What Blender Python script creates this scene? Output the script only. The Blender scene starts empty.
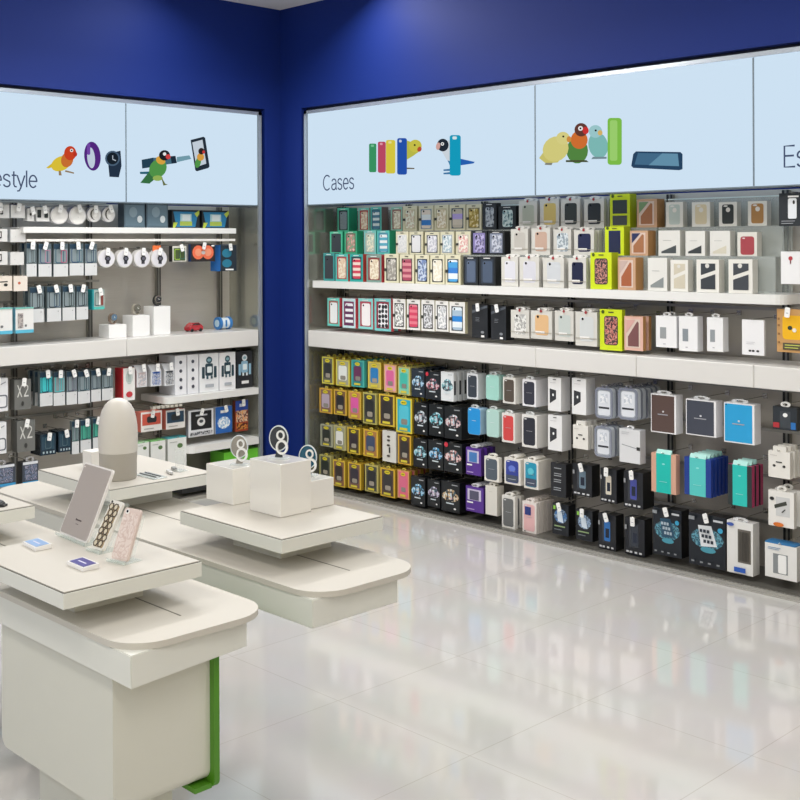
import bpy, bmesh, math, random
from math import pi, sin, cos, radians
from mathutils import Vector, Matrix
random.seed(7)
C = bpy.context.scene.collection

# ------------------------------------------------------------------ materials
def lin(h):
    v = [int(h[i:i+2], 16)/255 for i in (0, 2, 4)]
    return tuple((c/12.92 if c <= .04045 else ((c+.055)/1.055)**2.4) for c in v) + (1,)
MC = {}
def mat(h, rough=.45, metal=0, coat=0, spec=.5):
    k = ('m', h, rough, metal, coat, spec)
    if k in MC: return MC[k]
    m = bpy.data.materials.new('paint_'+h); m.use_nodes = True
    b = m.node_tree.nodes['Principled BSDF']
    b.inputs['Base Color'].default_value = lin(h); b.inputs['Roughness'].default_value = rough
    b.inputs['Metallic'].default_value = metal; b.inputs['Specular IOR Level'].default_value = spec
    b.inputs['Coat Weight'].default_value = coat; b.inputs['Coat Roughness'].default_value = .1
    MC[k] = m; return m
def emit(h, s=1.0):
    k = ('e', h, s)
    if k in MC: return MC[k]
    m = bpy.data.materials.new('lit_print_'+h); m.use_nodes = True
    nt = m.node_tree; nt.nodes.clear()
    e = nt.nodes.new('ShaderNodeEmission'); o = nt.nodes.new('ShaderNodeOutputMaterial')
    e.inputs[0].default_value = lin(h); e.inputs[1].default_value = s
    nt.links.new(e.outputs[0], o.inputs[0]); MC[k] = m; return m
def pattern(kind, cols, rough=.4):
    """printed artwork: f = scattered blotches, s = stripes, b = wide bands, d = dots, o = ovals"""
    k = ('p', kind, tuple(cols), rough)
    if k in MC: return MC[k]
    m = bpy.data.materials.new('print_'+kind); m.use_nodes = True
    nt = m.node_tree; N = nt.nodes; Lk = nt.links; b = N['Principled BSDF']; b.inputs['Roughness'].default_value = rough
    tc = N.new('ShaderNodeTexCoord'); ramp = N.new('ShaderNodeValToRGB'); ramp.color_ramp.interpolation = 'CONSTANT' if kind in 'sbo' else 'LINEAR'
    cr = ramp.color_ramp
    while len(cr.elements) < len(cols): cr.elements.new(.5)
    for i, c in enumerate(cols):
        cr.elements[i].position = i/len(cols); cr.elements[i].color = lin(c)
    if kind in 'sb':
        w = N.new('ShaderNodeTexWave'); w.bands_direction = 'Z'; w.wave_profile = 'SAW'
        w.inputs['Scale'].default_value = 9 if kind == 's' else 3.2
        Lk.new(tc.outputs['Object'], w.inputs['Vector']); Lk.new(w.outputs['Fac'], ramp.inputs[0])
    elif kind in 'do':
        v = N.new('ShaderNodeTexVoronoi'); v.inputs['Scale'].default_value = 110 if kind == 'd' else 34
        v.inputs['Randomness'].default_value = .2
        Lk.new(tc.outputs['Object'], v.inputs['Vector'])
        mm = N.new('ShaderNodeMath'); mm.operation = 'MULTIPLY'; mm.inputs[1].default_value = 1.1
        Lk.new(v.outputs['Distance'], mm.inputs[0]); Lk.new(mm.outputs[0], ramp.inputs[0])
    else:
        v = N.new('ShaderNodeTexNoise'); v.inputs['Scale'].default_value = 55; v.inputs['Detail'].default_value = 1.5
        Lk.new(tc.outputs['Object'], v.inputs['Vector'])
        mm = N.new('ShaderNodeMapRange'); mm.inputs[1].default_value = .36; mm.inputs[2].default_value = .64
        Lk.new(v.outputs['Fac'], mm.inputs[0]); Lk.new(mm.outputs[0], ramp.inputs[0])
    Lk.new(ramp.outputs[0], b.inputs['Base Color']); MC[k] = m; return m
def art(s):
    if ',' in s:
        a = s.split(',')
        if len(a[0]) == 1: return pattern(a[0], a[1:])
        return pattern('f', a)
    return mat(s, .4)
def clearmat(h='e8f0ee', alpha=.25, rough=.06):
    k = ('c', h, alpha)
    if k in MC: return MC[k]
    m = bpy.data.materials.new('clear_plastic'); m.use_nodes = True
    nt = m.node_tree; N = nt.nodes; b = N['Principled BSDF']
    b.inputs['Base Color'].default_value = lin(h); b.inputs['Roughness'].default_value = rough
    t = N.new('ShaderNodeBsdfTransparent'); mx = N.new('ShaderNodeMixShader'); mx.inputs[0].default_value = alpha
    nt.links.new(t.outputs[0], mx.inputs[1]); nt.links.new(b.outputs[0], mx.inputs[2])
    nt.links.new(mx.outputs[0], N['Material Output'].inputs[0]); MC[k] = m; return m
def steel(name, h, rough, streak=True):
    m = bpy.data.materials.new(name); m.use_nodes = True
    nt = m.node_tree; N = nt.nodes; b = N['Principled BSDF']
    b.inputs['Metallic'].default_value = .75 if 'side' in name else .3; b.inputs['Roughness'].default_value = rough
    tc = N.new('ShaderNodeTexCoord'); mp = N.new('ShaderNodeMapping'); mp.inputs['Scale'].default_value = (1.5, 1.5, 90)
    nz = N.new('ShaderNodeTexNoise'); nz.inputs['Scale'].default_value = 4
    mx = N.new('ShaderNodeMix'); mx.data_type = 'RGBA'
    c = lin(h); mx.inputs[6].default_value = tuple(x*.9 for x in c[:3])+(1,); mx.inputs[7].default_value = tuple(min(1, x*1.1) for x in c[:3])+(1,)
    nt.links.new(tc.outputs['Object'], mp.inputs[0]); nt.links.new(mp.outputs[0], nz.inputs['Vector'])
    nt.links.new(nz.outputs['Fac'], mx.inputs[0]); nt.links.new(mx.outputs[2], b.inputs['Base Color'])
    return m

WHITE = mat('f1ece3', .3, 0, .3)
COOLWHITE = mat('e9e9e6', .35)
BOXWHITE = mat('d9d9d7', .4)
BLACK = mat('1b1d20', .35)
DARK = mat('2b2b2b', .5)
CHROME = mat('c9c9c8', .25, .9)
TAGW = mat('f6f6f4', .35)

# ------------------------------------------------------------------ mesh helpers
def link(name, bm, mats, parent=None, loc=(0, 0, 0), smooth=False):
    me = bpy.data.meshes.new(name); bmesh.ops.recalc_face_normals(bm, faces=bm.faces); bm.to_mesh(me); bm.free()
    for m in (mats if isinstance(mats, (list, tuple)) else [mats]): me.materials.append(m)
    if smooth:
        for p in me.polygons: p.use_smooth = True
        me.set_sharp_from_angle(angle=radians(35))
    o = bpy.data.objects.new(name, me); C.objects.link(o); o.location = loc
    if parent: o.parent = parent
    return o
def empty(name, loc, rz=0):
    o = bpy.data.objects.new(name, None); C.objects.link(o); o.location = loc; o.rotation_euler = (0, 0, rz); o.empty_display_size = .05
    return o
LABELS = {}
def tag(o, label, cat, group=None):
    n = len(label.split())
    if n > 16 or n < 4: print('LABELLEN', n, label)
    LABELS.setdefault(label, []).append(o.name)
    o['label'] = label; o['category'] = cat
    if group: o['group'] = group
    return o
def box(bm, x0, x1, y0, y1, z0, z1, mi=0, bev=0):
    vs = [bm.verts.new((x, y, z)) for x in (x0, x1) for y in (y0, y1) for z in (z0, z1)]
    fs = []
    for q in ((0, 1, 3, 2), (4, 6, 7, 5), (0, 4, 5, 1), (2, 3, 7, 6), (0, 2, 6, 4), (1, 5, 7, 3)):
        f = bm.faces.new([vs[i] for i in q]); f.material_index = mi; fs.append(f)
    if bev:
        es = list({e for f in fs for e in f.edges})
        bmesh.ops.bevel(bm, geom=es, offset=bev, segments=2, profile=.5, affect='EDGES')
    return fs
def prism(bm, pts, a0, a1, axis='y', mi=0):
    """extrude a 2-D outline: axis y -> pts are (x, z); axis z -> pts are (x, y); axis x -> pts are (y, z)"""
    def P(p, a): return {'y': (p[0], a, p[1]), 'z': (p[0], p[1], a), 'x': (a, p[0], p[1])}[axis]
    A = [bm.verts.new(P(p, a0)) for p in pts]; B = [bm.verts.new(P(p, a1)) for p in pts]
    f = bm.faces.new(A); f.material_index = mi; f = bm.faces.new(B[::-1]); f.material_index = mi
    for i in range(len(pts)):
        j = (i+1) % len(pts)
        f = bm.faces.new((A[i], B[i], B[j], A[j])); f.material_index = mi
def rrect(x0, y0, x1, y1, r, n=4):
    out = []
    r = min(r, abs(x1-x0)/2.02, abs(y1-y0)/2.02)
    for cx, cy, a in ((x1-r, y0+r, -90), (x1-r, y1-r, 0), (x0+r, y1-r, 90), (x0+r, y0+r, 180)):
        for k in range(n+1):
            t = radians(a+k*90/n); out.append((cx+r*cos(t), cy+r*sin(t)))
    return out
def ell(cx, cy, rx, ry, n=20): return [(cx+rx*cos(2*pi*i/n), cy+ry*sin(2*pi*i/n)) for i in range(n)]
def ring(bm, cx, cz, ro, ri, y0, y1, n=24, sx=1, sz=1):
    L = []
    for r, y in ((ro, y0), (ro, y1), (ri, y1), (ri, y0)):
        L.append([bm.verts.new((cx+sx*r*cos(2*pi*i/n), y, cz+sz*r*sin(2*pi*i/n))) for i in range(n)])
    for k in range(4):
        A, B = L[k], L[(k+1) % 4]
        for i in range(n):
            j = (i+1) % n; bm.faces.new((A[i], A[j], B[j], B[i]))
def tube(bm, pts, r, n=6):
    rings = []
    for i, p in enumerate(pts):
        p = Vector(p); a = Vector(pts[max(0, i-1)]); b = Vector(pts[min(len(pts)-1, i+1)])
        d = (b-a).normalized(); up = Vector((0, 0, 1)) if abs(d.z) < .9 else Vector((1, 0, 0))
        u = d.cross(up).normalized(); v = d.cross(u)
        rings.append([bm.verts.new(p+u*r*cos(2*pi*k/n)+v*r*sin(2*pi*k/n)) for k in range(n)])
    for A, B in zip(rings, rings[1:]):
        for k in range(n):
            j = (k+1) % n; bm.faces.new((A[k], A[j], B[j], B[k]))
    bm.faces.new(rings[0]); bm.faces.new(rings[-1][::-1])
def lathe(bm, prof, n=32, cx=0, cy=0, sy=1):
    rs = []
    for r, z in prof:
        rs.append([bm.verts.new((cx+r*cos(2*pi*k/n), cy+sy*r*sin(2*pi*k/n), z)) for k in range(n)])
    for A, B in zip(rs, rs[1:]):
        for k in range(n):
            j = (k+1) % n; bm.faces.new((A[k], A[j], B[j], B[k]))
    bm.faces.new(rs[0][::-1]); bm.faces.new(rs[-1])
def struct(name, bm, m, parent=None):
    o = link(name, bm, m, parent)
    o['kind'] = 'structure'
    return o
def boxobj(name, b, m, parent=None, bev=0, loc=(0, 0, 0)):
    bm = bmesh.new(); box(bm, *b, bev=bev); return link(name, bm, m, parent, loc)
# ------------------------------------------------------------------ product packs
class Pack:
    """root = carton mesh, printed faces and fittings = children; local frame: face in xz looking to -y"""
    def __init__(s, name, loc, rz, w, h, d, front, side=None, shape='box', bev=.0012):
        s.w, s.h, s.d, s.l = w, h, d, 0
        bm = bmesh.new()
        if shape == 'box':
            fs = box(bm, -w/2, w/2, 0, d, 0, h)
            fs[2].material_index = 0
            for i, f in enumerate(fs): f.material_index = 0 if i == 2 else 1
        elif shape == 'round':
            prism(bm, rrect(-w/2, 0, w/2, h, .16*w, 3), 0, d)
        elif shape == 'disc':
            prism(bm, ell(0, h/2, w/2, h/2, 28), 0, d)
        elif shape == 'slant':
            vs = [(0, 0), (d, 0), (d, h), (d*.55, h), (0, h*.72)]
            prism(bm, vs, -w/2, w/2, 'x', 1)
        s.shape = shape
        s.o = link(name, bm, [front, side or front]); s.o.location = loc; s.o.rotation_euler = (0, 0, rz)
    def p(s, name, kind, u0, v0, u1, v1, m, t=.0008, label=None):
        s.l += 1; y1 = -(s.l-1)*.0008; y0 = y1-t
        x0, x1, z0, z1 = (u0-.5)*s.w, (u1-.5)*s.w, v0*s.h, v1*s.h
        bm = bmesh.new()
        if kind == 'r': box(bm, x0, x1, y0, y1, z0, z1)
        elif kind == 'q': prism(bm, rrect(x0, z0, x1, z1, .17*(x1-x0), 3), y0, y1)
        elif kind == 'e': prism(bm, ell((x0+x1)/2, (z0+z1)/2, (x1-x0)/2, (z1-z0)/2, 14), y0, y1)
        elif kind == 'frame':
            k = .1*(x1-x0); A = rrect(x0, z0, x1, z1, .2*(x1-x0), 3); B = rrect(x0+k, z0+k, x1-k, z1-k, .14*(x1-x0), 3)
            for (a, b, y) in ((A, B, y0),):
                va = [bm.verts.new((q[0], y, q[1])) for q in a]; vb = [bm.verts.new((q[0], y, q[1])) for q in b]
                wa = [bm.verts.new((q[0], y1, q[1])) for q in a]; wb = [bm.verts.new((q[0], y1, q[1])) for q in b]
                n = len(a)
                for i in range(n):
                    j = (i+1) % n
                    bm.faces.new((va[i], va[j], vb[j], vb[i])); bm.faces.new((va[i], wa[i], wa[j], va[j]))
                    bm.faces.new((wa[i], wb[i], wb[j], wa[j])); bm.faces.new((vb[i], vb[j], wb[j], wb[i]))
        elif isinstance(kind, list): prism(bm, [((a-.5)*s.w, b*s.h) for a, b in kind], y0, y1)
        o = link(name, bm, m, s.o)
        if label: o['label'] = label
        return o
    def tab(s, m, w=.045, hh=.02, t=.006, back=.006):
        bm = bmesh.new(); ww = min(w, s.w*.6)
        ring(bm, 0, s.h+hh*.42, hh*.58, hh*.26, back, back+t, 12, ww/hh/1.2, .95)
        return link('hang_tab', bm, m, s.o)
LENS = mat('15171a', .15)
def lens(p, u, v, r=.06):
    p.p('camera_hole', 'e', u-r, v-r*p.w/p.h, u+r, v+r*p.w/p.h, LENS)
def marks(p, u0, v, u1, m, k=2, h=.02, gap=.045):
    for i in range(k): p.p('printed_line', 'r', u0, v-i*gap, u1-(.12*(u1-u0) if i % 2 else 0), v-i*gap+h, m)

def style_wbox(P, a):
    p = P('window_case_box', mat(a[0]), mat(a[1])); p.p('window', 'r', .12, .08, .88, .9, art(a[2]) if ',' not in a[2] else art(a[2]))
    if len(a) > 3:
        pat = art(a[3]) if ',' in a[3] else (mat(a[3]))
    else: pat = art(a[2]); 
    p.p('printed_case', 'q', .24, .11, .82, .84, pat); lens(p, .36, .77, .045)
    p.p('header_print', 'r', .3, .93, .7, .955, mat('f0f0ee'))
    return p
def style_cream(P, a):
    w = 'w' in a[1:]
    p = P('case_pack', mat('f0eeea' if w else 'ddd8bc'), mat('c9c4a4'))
    if ',' in a[0]: inner, c = mat('c8c4b0'), art(a[0])
    else: inner, c = mat(a[0]), art(a[1])
    p.p('window', 'r', .13, .07, .87, .86, inner); p.p('printed_case', 'q', .2, .1, .82, .83, c); lens(p, .34, .77, .05)
    p.p('euro_slot', 'r', .38, .92, .62, .95, DARK); p.p('side_seal', 'r', .02, .4, .2, .5, mat('3a3c38'))
    return p
def style_clear(P, a):
    p = P('clear_case_pack', mat('d9d7d0', .2, 0, .5), clearmat('dcdad4', .7))
    p.p('printed_case', 'q', .2, .14, .84, .86, art(a[0])); lens(p, .34, .79, .05)
    p.p('info_strip', 'r', .22, .2, .66, .28, mat('f2f0ee')); p.p('hinge_band', 'r', .0, .215, 1, .235, mat('a8a294'))
    t = p.tab(mat('e8e6e2'), .07, .018); p.p('red_dot', 'e', .44, .94, .56, .94+.12*p.w/p.h, mat('a03038'))
    return p
def style_lime(P, a):
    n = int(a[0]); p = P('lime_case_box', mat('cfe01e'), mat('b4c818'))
    if n == 2:
        p.p('window', 'r', .14, .42, .86, .82, art(a[1])); p.p('lower_window', 'r', .14, .08, .86, .36, mat('4a4f52'))
    elif n == 1: p.p('window', 'r', .2, .06, .82, .86, art(a[1])); p.p('printed_case', 'q', .26, .1, .78, .82, mat('1c2448'))
    else:
        p.p('window', 'q', .2, .13, .82, .84, mat('3a3436')); p.p('printed_case', 'q', .23, .15, .79, .82, pattern('f', ['3a3436', a[1], 'e0a090', '4a3a3c']))
    p.p('round_logo', 'e', .08, .89, .22, .89+.14*p.w/p.h, mat('4a5c10')); p.p('euro_slot', 'r', .4, .92, .64, .945, DARK)
    return p
def style_kraft(P, a):
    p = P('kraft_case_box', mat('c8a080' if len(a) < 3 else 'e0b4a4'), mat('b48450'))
    p.p('window', 'r', .1, .08, .86, .92, mat('dcc8bc')); p.p('wooden_case', [(.2, .12), (.2, .4), (.7, .86), (.78, .82), (.78, .12)], 0, 0, 1, 1, mat(a[1]))
    p.p('printed_corner', [(.12, .5), (.12, .9), (.6, .9)], 0, 0, 1, 1, mat(a[0]))
    return p
def style_open(P, a):
    p = P('white_case_box', mat('e6e4dc'), mat('d2d0c6')); p.p('phone_case', 'q', .18, .1, .82, .9, mat(a[0], .5))
    p.p('camera_hole', 'e', .26, .8, .5, .87, mat('e6e4de')); p.p('round_cutout', 'e', .4, .58, .64, .58+.24*p.w/p.h, mat('e8e4dc'))
    return p
def style_half(P, a):
    p = P('white_case_box', mat('e4e3de'), mat('cfcec8')); p.p('case_window', [(.14, .1), (.14, .17), (.82, .42), (.82, .1)], 0, 0, 1, 1, mat(a[0]))
    p.p('script_print', 'r', .22, .6, .6, .615, mat('a8aaa8')); return p
def style_split(P, a):
    p = P('white_case_box', mat('e8e6df'), mat('d0cec6')); p.p('case_window', [(.2, .52), (.2, .88), (.84, .88), (.84, .68)], 0, 0, 1, 1, mat(a[0]))
    p.p('lower_case_window', [(.2, .1), (.2, .4), (.84, .56), (.84, .1)], 0, 0, 1, 1, mat(a[0]))
    p.p('camera_hole', 'e', .4, .74, .58, .74+.18*p.w/p.h, mat('dcdad4')); return p
def style_full(P, a):
    p = P('white_case_box', mat('e0ded6'), mat('d2d0c6')); p.p('phone_case', 'q', .16, .06, .86, .82, mat(a[0])); p.p('camera_hole', 'e', .26, .72, .4, .77, mat('e8e0e0')); return p
def style_sleeve(P, a):
    p = P('black_sleeve_pack', mat('24272c'), mat('141619')); p.p('slanted_band', [(.02, .74), (.02, .82), (.98, 1), (.98, .93)], 0, 0, 1, 1, mat('5a6068'))
    marks(p, .25, .6, .5, mat('8a8e94'), 3, .012); p.p('white_sticker', 'r', .62, .03, .82, .09, TAGW); p.p('round_print', 'e', .6, .14, .82, .22, mat('8c9096')); return p
def style_small(P, a):
    p = P('white_accessory_box', mat('efeff0'), mat('dcdde0')); p.p('product_picture', 'r', .2, .28, .5, .64, mat(a[0])); p.p('printed_line', 'r', .36, .1, .48, .12, mat('a0a0a4')); p.tab(clearmat('ffffff', .5)); return p
def style_earbuds(P, a):
    p = P('earbud_box', mat('efeff1'), mat('dcdde0'))
    for u in (.3, .45, .66): p.p('black_dot', 'e', u, .09, u+.13, .15, DARK)
    marks(p, .2, .36, .6, mat('c0c0c4'), 2, .01); return p
def style_case(P, a):
    p = P('kraft_camera_pack', mat('c99b62'), mat('b08048')); p.p('yellow_case', 'q', .22, .3, .98, .86, mat(a[0])); p.p('camera_ring', 'e', .42, .52, .6, .62, mat('2c3a2c')); p.p('camera_ring', 'e', .6, .47, .76, .57, mat('e8e4d8'))
    p.p('text_panel', 'r', .24, .06, .98, .22, mat('5a5240')); marks(p, .32, .16, .9, mat('c8d060'), 2, .02, .06)
    for v in (.2, .4, .6, .75): p.p('side_mark', 'r', .06, v, .14, v+.05, mat('8a6438'))
    return p
def style_bb(P, a):
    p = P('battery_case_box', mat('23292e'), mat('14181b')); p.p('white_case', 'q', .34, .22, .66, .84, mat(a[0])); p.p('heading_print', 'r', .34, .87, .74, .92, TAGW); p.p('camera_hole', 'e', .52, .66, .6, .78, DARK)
    marks(p, .1, .14, .6, mat('a8acb0'), 2, .02, .07); return p
def style_logo(P, a):
    p = P('white_accessory_box', mat('ededee'), mat('d8d8da')); p.p('red_emblem', 'e', .4, .72, .62, .72+.22*p.w/p.h, mat('b03840')); p.p('emblem_stem', 'r', .48, .62, .54, .72, mat('703034')); return p
def style_yel(P, a):
    p = P('rugged_case_pack', mat(a[0]), mat('b8962c' if a[0][0] in 'de' else a[0])); p.p('picture_panel', 'r', .1, .05, .9, .95, mat(a[1]))
    p.p('rugged_case', 'q', .2, .22, .8, .78, mat(a[2], .35)); p.p('case_detail', 'q', .34, .24, .72, .4, mat('a39a8c' if a[2][0] in '23' else '8f8a80'))
    p.p('yellow_badge', 'e', .3, .8, .7, .93, mat('e6d42c')); p.p('badge_text', 'r', .38, .855, .62, .875, mat('6a6420')); p.p('yellow_label', 'r', .26, .075, .74, .15, mat('e0d040'))
    p.tab(mat('d8c850'), .03, .014); return p
def style_wp(P, a):
    light = a[0] == 'e8ecee'
    p = P('waterproof_case_pack', mat(a[0], .3), mat('16181b' if not light else 'e0e4e6', .3))
    p.p('water_splash', 'e', .04, .34, .96, .68, pattern('f', [a[1], 'dfeef4', a[1], '3a4450'])); p.p('water_splash', 'e', .26, .55, .8, .76, pattern('f', ['e0f0f8', a[1], '48606c']))
    p.p('phone_picture', [(.38, .34), (.32, .66), (.62, .7), (.7, .38)], 0, 0, 1, 1, mat('2a2e34' if not light else '505860')); p.p('phone_screen', [(.43, .4), (.38, .63), (.58, .65), (.63, .43)], 0, 0, 1, 1, pattern('f', ['e0a0a0', '90c0d8', 'e8e8e8', a[1]]))
    p.p('brand_print', 'r', .6, .9, .92, .925, mat('b8bcc0')); p.p('corner_print', 'e', .7, .1, .84, .16, TAGW); p.p('slogan_print', 'r', .3, .27, .72, .31, mat('d8e4ea'))
    if light:
        bm = bmesh.new(); box(bm, p.w/2, p.w/2+.0008, .004, p.d-.006, p.h*.22, p.h*.7); link('side_window', bm, mat('2a2e34'), p.o)
    if len(a) > 2: p.p('red_dot', 'e', .06, .84, .26, .84+.2*p.w/p.h, mat('d03848'))
    return p
def style_ph(P, a):
    body = a[1]; p = P('boxed_phone_case', mat(body, .35), mat(body, .4), shape='round' if a[0] in ('2898e0', 'b8dcd4', 'a8dcd0') else 'box')
    if a[0] in ('2898e0', 'b8dcd4', 'a8dcd0'):
        p.p('case_front', 'q', .02, .01, .98, .99, mat(a[0], .3)); p.p('camera_hole', 'e', .1, .9, .28, .94, mat('e8f4f8')); marks(p, .34, .52, .66, mat('e0ecec'), 1, .012)
    else:
        p.p('case_front', 'q', .1, .07, .88, .92, mat(a[0], .35)); p.p('camera_hole', 'e', .16, .85, .34, .89, mat('d8d8d8')); marks(p, .3, .5, .7, mat('b0b0b4'), 1, .012)
    if a[0] in ('3848a0', '2a98b8'): p.p('lower_front', 'r', .12, .1, .86, .36, mat('4a5468')); p.p('screen_glow', 'e', .28, .5, .72, .74, mat('6a80d8' if a[0][0] == '3' else '60c8d8')); marks(p, .25, .2, .75, mat('d0d4dc'), 1, .015)
    if a[0] == 'e8b8b8': p.p('blue_window', 'r', .2, .58, .62, .84, mat('2c3c80')); p.p('corner_print', 'r', .14, .04, .28, .06, DARK)
    p.tab(clearmat('f0f4f4', .6) if len(a) < 3 else mat(body), .06, .02, p.d*.7 if len(a) > 2 else .006); return p
def style_poly(P, a):
    p = P('white_case_box', mat('eeeeee'), mat('dcdcde')); p.p('dark_picture', [(.14, .22), (.14, .66), (.62, .62), (.62, .36)], 0, 0, 1, 1, mat('34363a')); p.p('picture_detail', 'e', .34, .44, .46, .52, TAGW)
    marks(p, .18, .84, .6, mat('b8b8bc'), 1, .008); p.p('euro_slot', 'r', .4, .93, .64, .95, DARK); return p
def style_rnd(P, a):
    p = P('rounded_clear_pack', clearmat('dfe6ee', .55), clearmat('dfe6ee', .55), shape='round'); p.p('rim', 'frame', .0, .0, 1, 1, mat('aab0bc', .2, .5), .004); p.p('insert_card', 'q', .16, .1, .84, .9, mat('dfe3ea'))
    p.p('dark_strip', 'r', .2, .32, .8, .38, mat('2c3036')); p.p('picture', 'r', .3, .5, .7, .8, pattern('f', ['e4e8f0', 'b8c0cc', 'f0f2f6'])); p.tab(CHROME, .04, .016); return p
def style_tab(P, a):
    p = P('tablet_case_box', mat('f0f0f2'), mat('e4e4e8')); p.p('case_front', 'r', .03, .03, .93, .97, mat(a[0], .3)); p.p('centre_logo', 'e', .46, .53, .53, .58, mat('d8d8dc')); p.p('printed_line', 'r', .28, .465, .68, .49, mat('a8a8b0'))
    p.p('camera_hole', 'e', .06, .93, .1, .96, DARK); p.tab(clearmat('f4f6f8', .6), .09, .02); return p
def style_pf(P, a):
    p = P('folio_case_pack', mat(a[0]), mat(a[2] if len(a) > 2 else a[0])); p.p('card_band', 'r', .2, .0, .8, 1, mat(a[1])); p.p('centre_logo', 'e', .44, .72, .56, .76, mat('90e0dc')); p.p('printed_line', 'r', .34, .28, .64, .295, mat('90e0dc'))
    bm = bmesh.new(); prism(bm, [(.0, 0), (.017, 0), (.011, .02)], -p.w*.3, p.w*.3, 'x'); o = link('card_top', bm, mat('a8dcd4'), p.o); o.location = (0, 0, p.h); return p
def style_adapt(P, a):
    p = P('charger_pack', mat('2a3036'), mat('1c2024')); p.p('charger_body', 'r', .3, .1, .74, .8, mat('3c4248')); p.p('white_print', 'e', .42, .56, .62, .74, TAGW); p.p('red_corner', 'r', .02, .08, .28, .3, mat('b03038')); p.p('blue_corner', 'r', .76, .06, .96, .36, mat('2a70b8')); p.tab(TAGW, .05, .025); return p
def style_dots(P, a):
    p = P('wall_charger_pack', mat('eae7e0'), mat('d8d5cd')); 
    for u in (.2, .66): p.p('black_dot', 'e', u, .4, u+.14, .4+.14*p.w/p.h*.8, DARK)
    p.p('printed_line', 'r', .36, .58, .64, .62, DARK); marks(p, .1, .84, .4, mat('a09c94'), 1, .01)
    bm = bmesh.new(); box(bm, -p.w*.3, p.w*.3, .004, p.d*.8, 0, .022); o = link('header', bm, mat('e6e3dc'), p.o); o.location = (0, 0, p.h); return p
def style_script(P, a):
    p = P('white_accessory_box', mat('dfe0e2'), mat('cfd0d4')); p.p('script_print', [(.12, .52), (.12, .54), (.86, .46), (.86, .44)], 0, 0, 1, 1, mat('8c9096')); p.p('black_clip', 'r', .84, .4, 1, .5, DARK); marks(p, .12, .9, .5, mat('b0b2b6'), 2, .01); p.tab(clearmat('f4f6f8', .6)); return p
def style_slim(P, a):
    p = P('slim_cable_pack', mat('dedcd6'), mat('c8c6c0')); 
    for v in (.78, .66, .5, .16): p.p('black_mark', 'e', .34, v, .58, v+.07, mat('4a443e'))
    p.p('printed_line', 'r', .5, .3, .6, .48, DARK); return p
def style_pur(P, a):
    p = P('purple_case_box', mat('5a3494'), mat('43256e')); p.p('window', 'r', .1, .46, .86, .9, mat('d0c8e0')); p.p('phone_picture', 'r', .22, .48, .74, .84, mat(a[0])); p.p('white_print', 'r', .08, .34, .42, .4, TAGW); p.p('white_print', 'r', .08, .08, .5, .12, mat('b8a0d8')); p.tab(mat('d8d8dc'), .06, .02, .03); return p
def style_ptxt(P, a):
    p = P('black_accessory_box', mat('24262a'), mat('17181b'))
    for v in (.84, .68, .62, .5, .44, .26, .2): p.p('text_line', 'r', .22, v, .7, v+.022, mat('a8acb0'))
    return p
def style_blk(P, a):
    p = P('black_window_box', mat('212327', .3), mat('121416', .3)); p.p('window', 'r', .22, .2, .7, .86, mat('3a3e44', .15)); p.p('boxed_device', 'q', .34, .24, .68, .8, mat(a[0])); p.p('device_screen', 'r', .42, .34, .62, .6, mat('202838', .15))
    for u in (.08, .26, .52, .76): p.p('white_print', 'r', u, .05, u+.13, .1, mat('d0d2d4'))
    p.p('side_print', 'r', .03, .68, .12, .8, mat('9a9da0')); return p
def style_blk2(P, a):
    p = P('black_picture_box', mat('1d2126', .3), mat('0f1113', .3)); p.p('green_mark', 'r', .06, .8, .2, .92, mat('8cc850')); p.p('picture', 'e', .12, .38, .92, .84, pattern('f', [a[0], 'a8c0d8', '303c50', a[0]])); p.p('picture_phone', [(.36, .44), (.3, .78), (.6, .74), (.7, .4)], 0, 0, 1, 1, mat('d8e4f0'))
    p.p('text_line', 'r', .14, .26, .8, .3, mat('90a878')); p.p('text_line', 'r', .14, .16, .6, .18, mat('808890')); return p
def style_tbox(P, a):
    p = P('tablet_pack', mat('1d2228', .3), mat('0e1012', .3)); p.p('water_splash', 'e', .06, .34, .95, .74, pattern('f', ['2f6880', '24404c', '6fb4c8', '3a5a68'])); p.p('water_splash', 'e', .32, .27, .74, .38, mat('4a98ac'))
    p.p('tablet_frame', [(.34, .38), (.26, .78), (.62, .8), (.78, .42)], 0, 0, 1, 1, mat(a[0]))
    for i in range(3):
        for j in range(3): p.p('app_icon', 'r', .37+.1*j+.045*(2-i)-.05, .46+.1*i, .44+.1*j+.045*(2-i)-.05, .52+.1*i, mat('b0c0cc' if a[0][0] == '2' else '2a3440'))
    p.p('brand_print', 'r', .7, .9, .96, .94, mat('c0c4c8')); p.p('blue_badge', 'e', .82, .7, .96, .8, mat('38a0c8'))
    for u in (.1, .34, .56, .8): p.p('white_print', 'r', u, .07, u+.08, .1, mat('8c9094'))
    p.p('corner_print', 'r', .04, .88, .2, .95, mat('8c9094')); return p
def style_key(P, a):
    p = P('keyboard_box', mat('e6e5e2'), mat('d0cfcc')); p.p('keyboard_window', 'r', .42, .22, .92, .86, mat('6c675f')); 
    for i in range(7):
        p.p('key_row', 'r', .46+.06*i, .26, .495+.06*i, .82, mat('48443e'))
    p.p('blue_print', 'e', .02, .9, .3, .97, mat('3a58a8')); p.p('blue_label', 'r', .3, .04, .74, .13, mat('2c5cb8')); p.tab(clearmat('f4f6f8', .5), .09); return p
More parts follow.
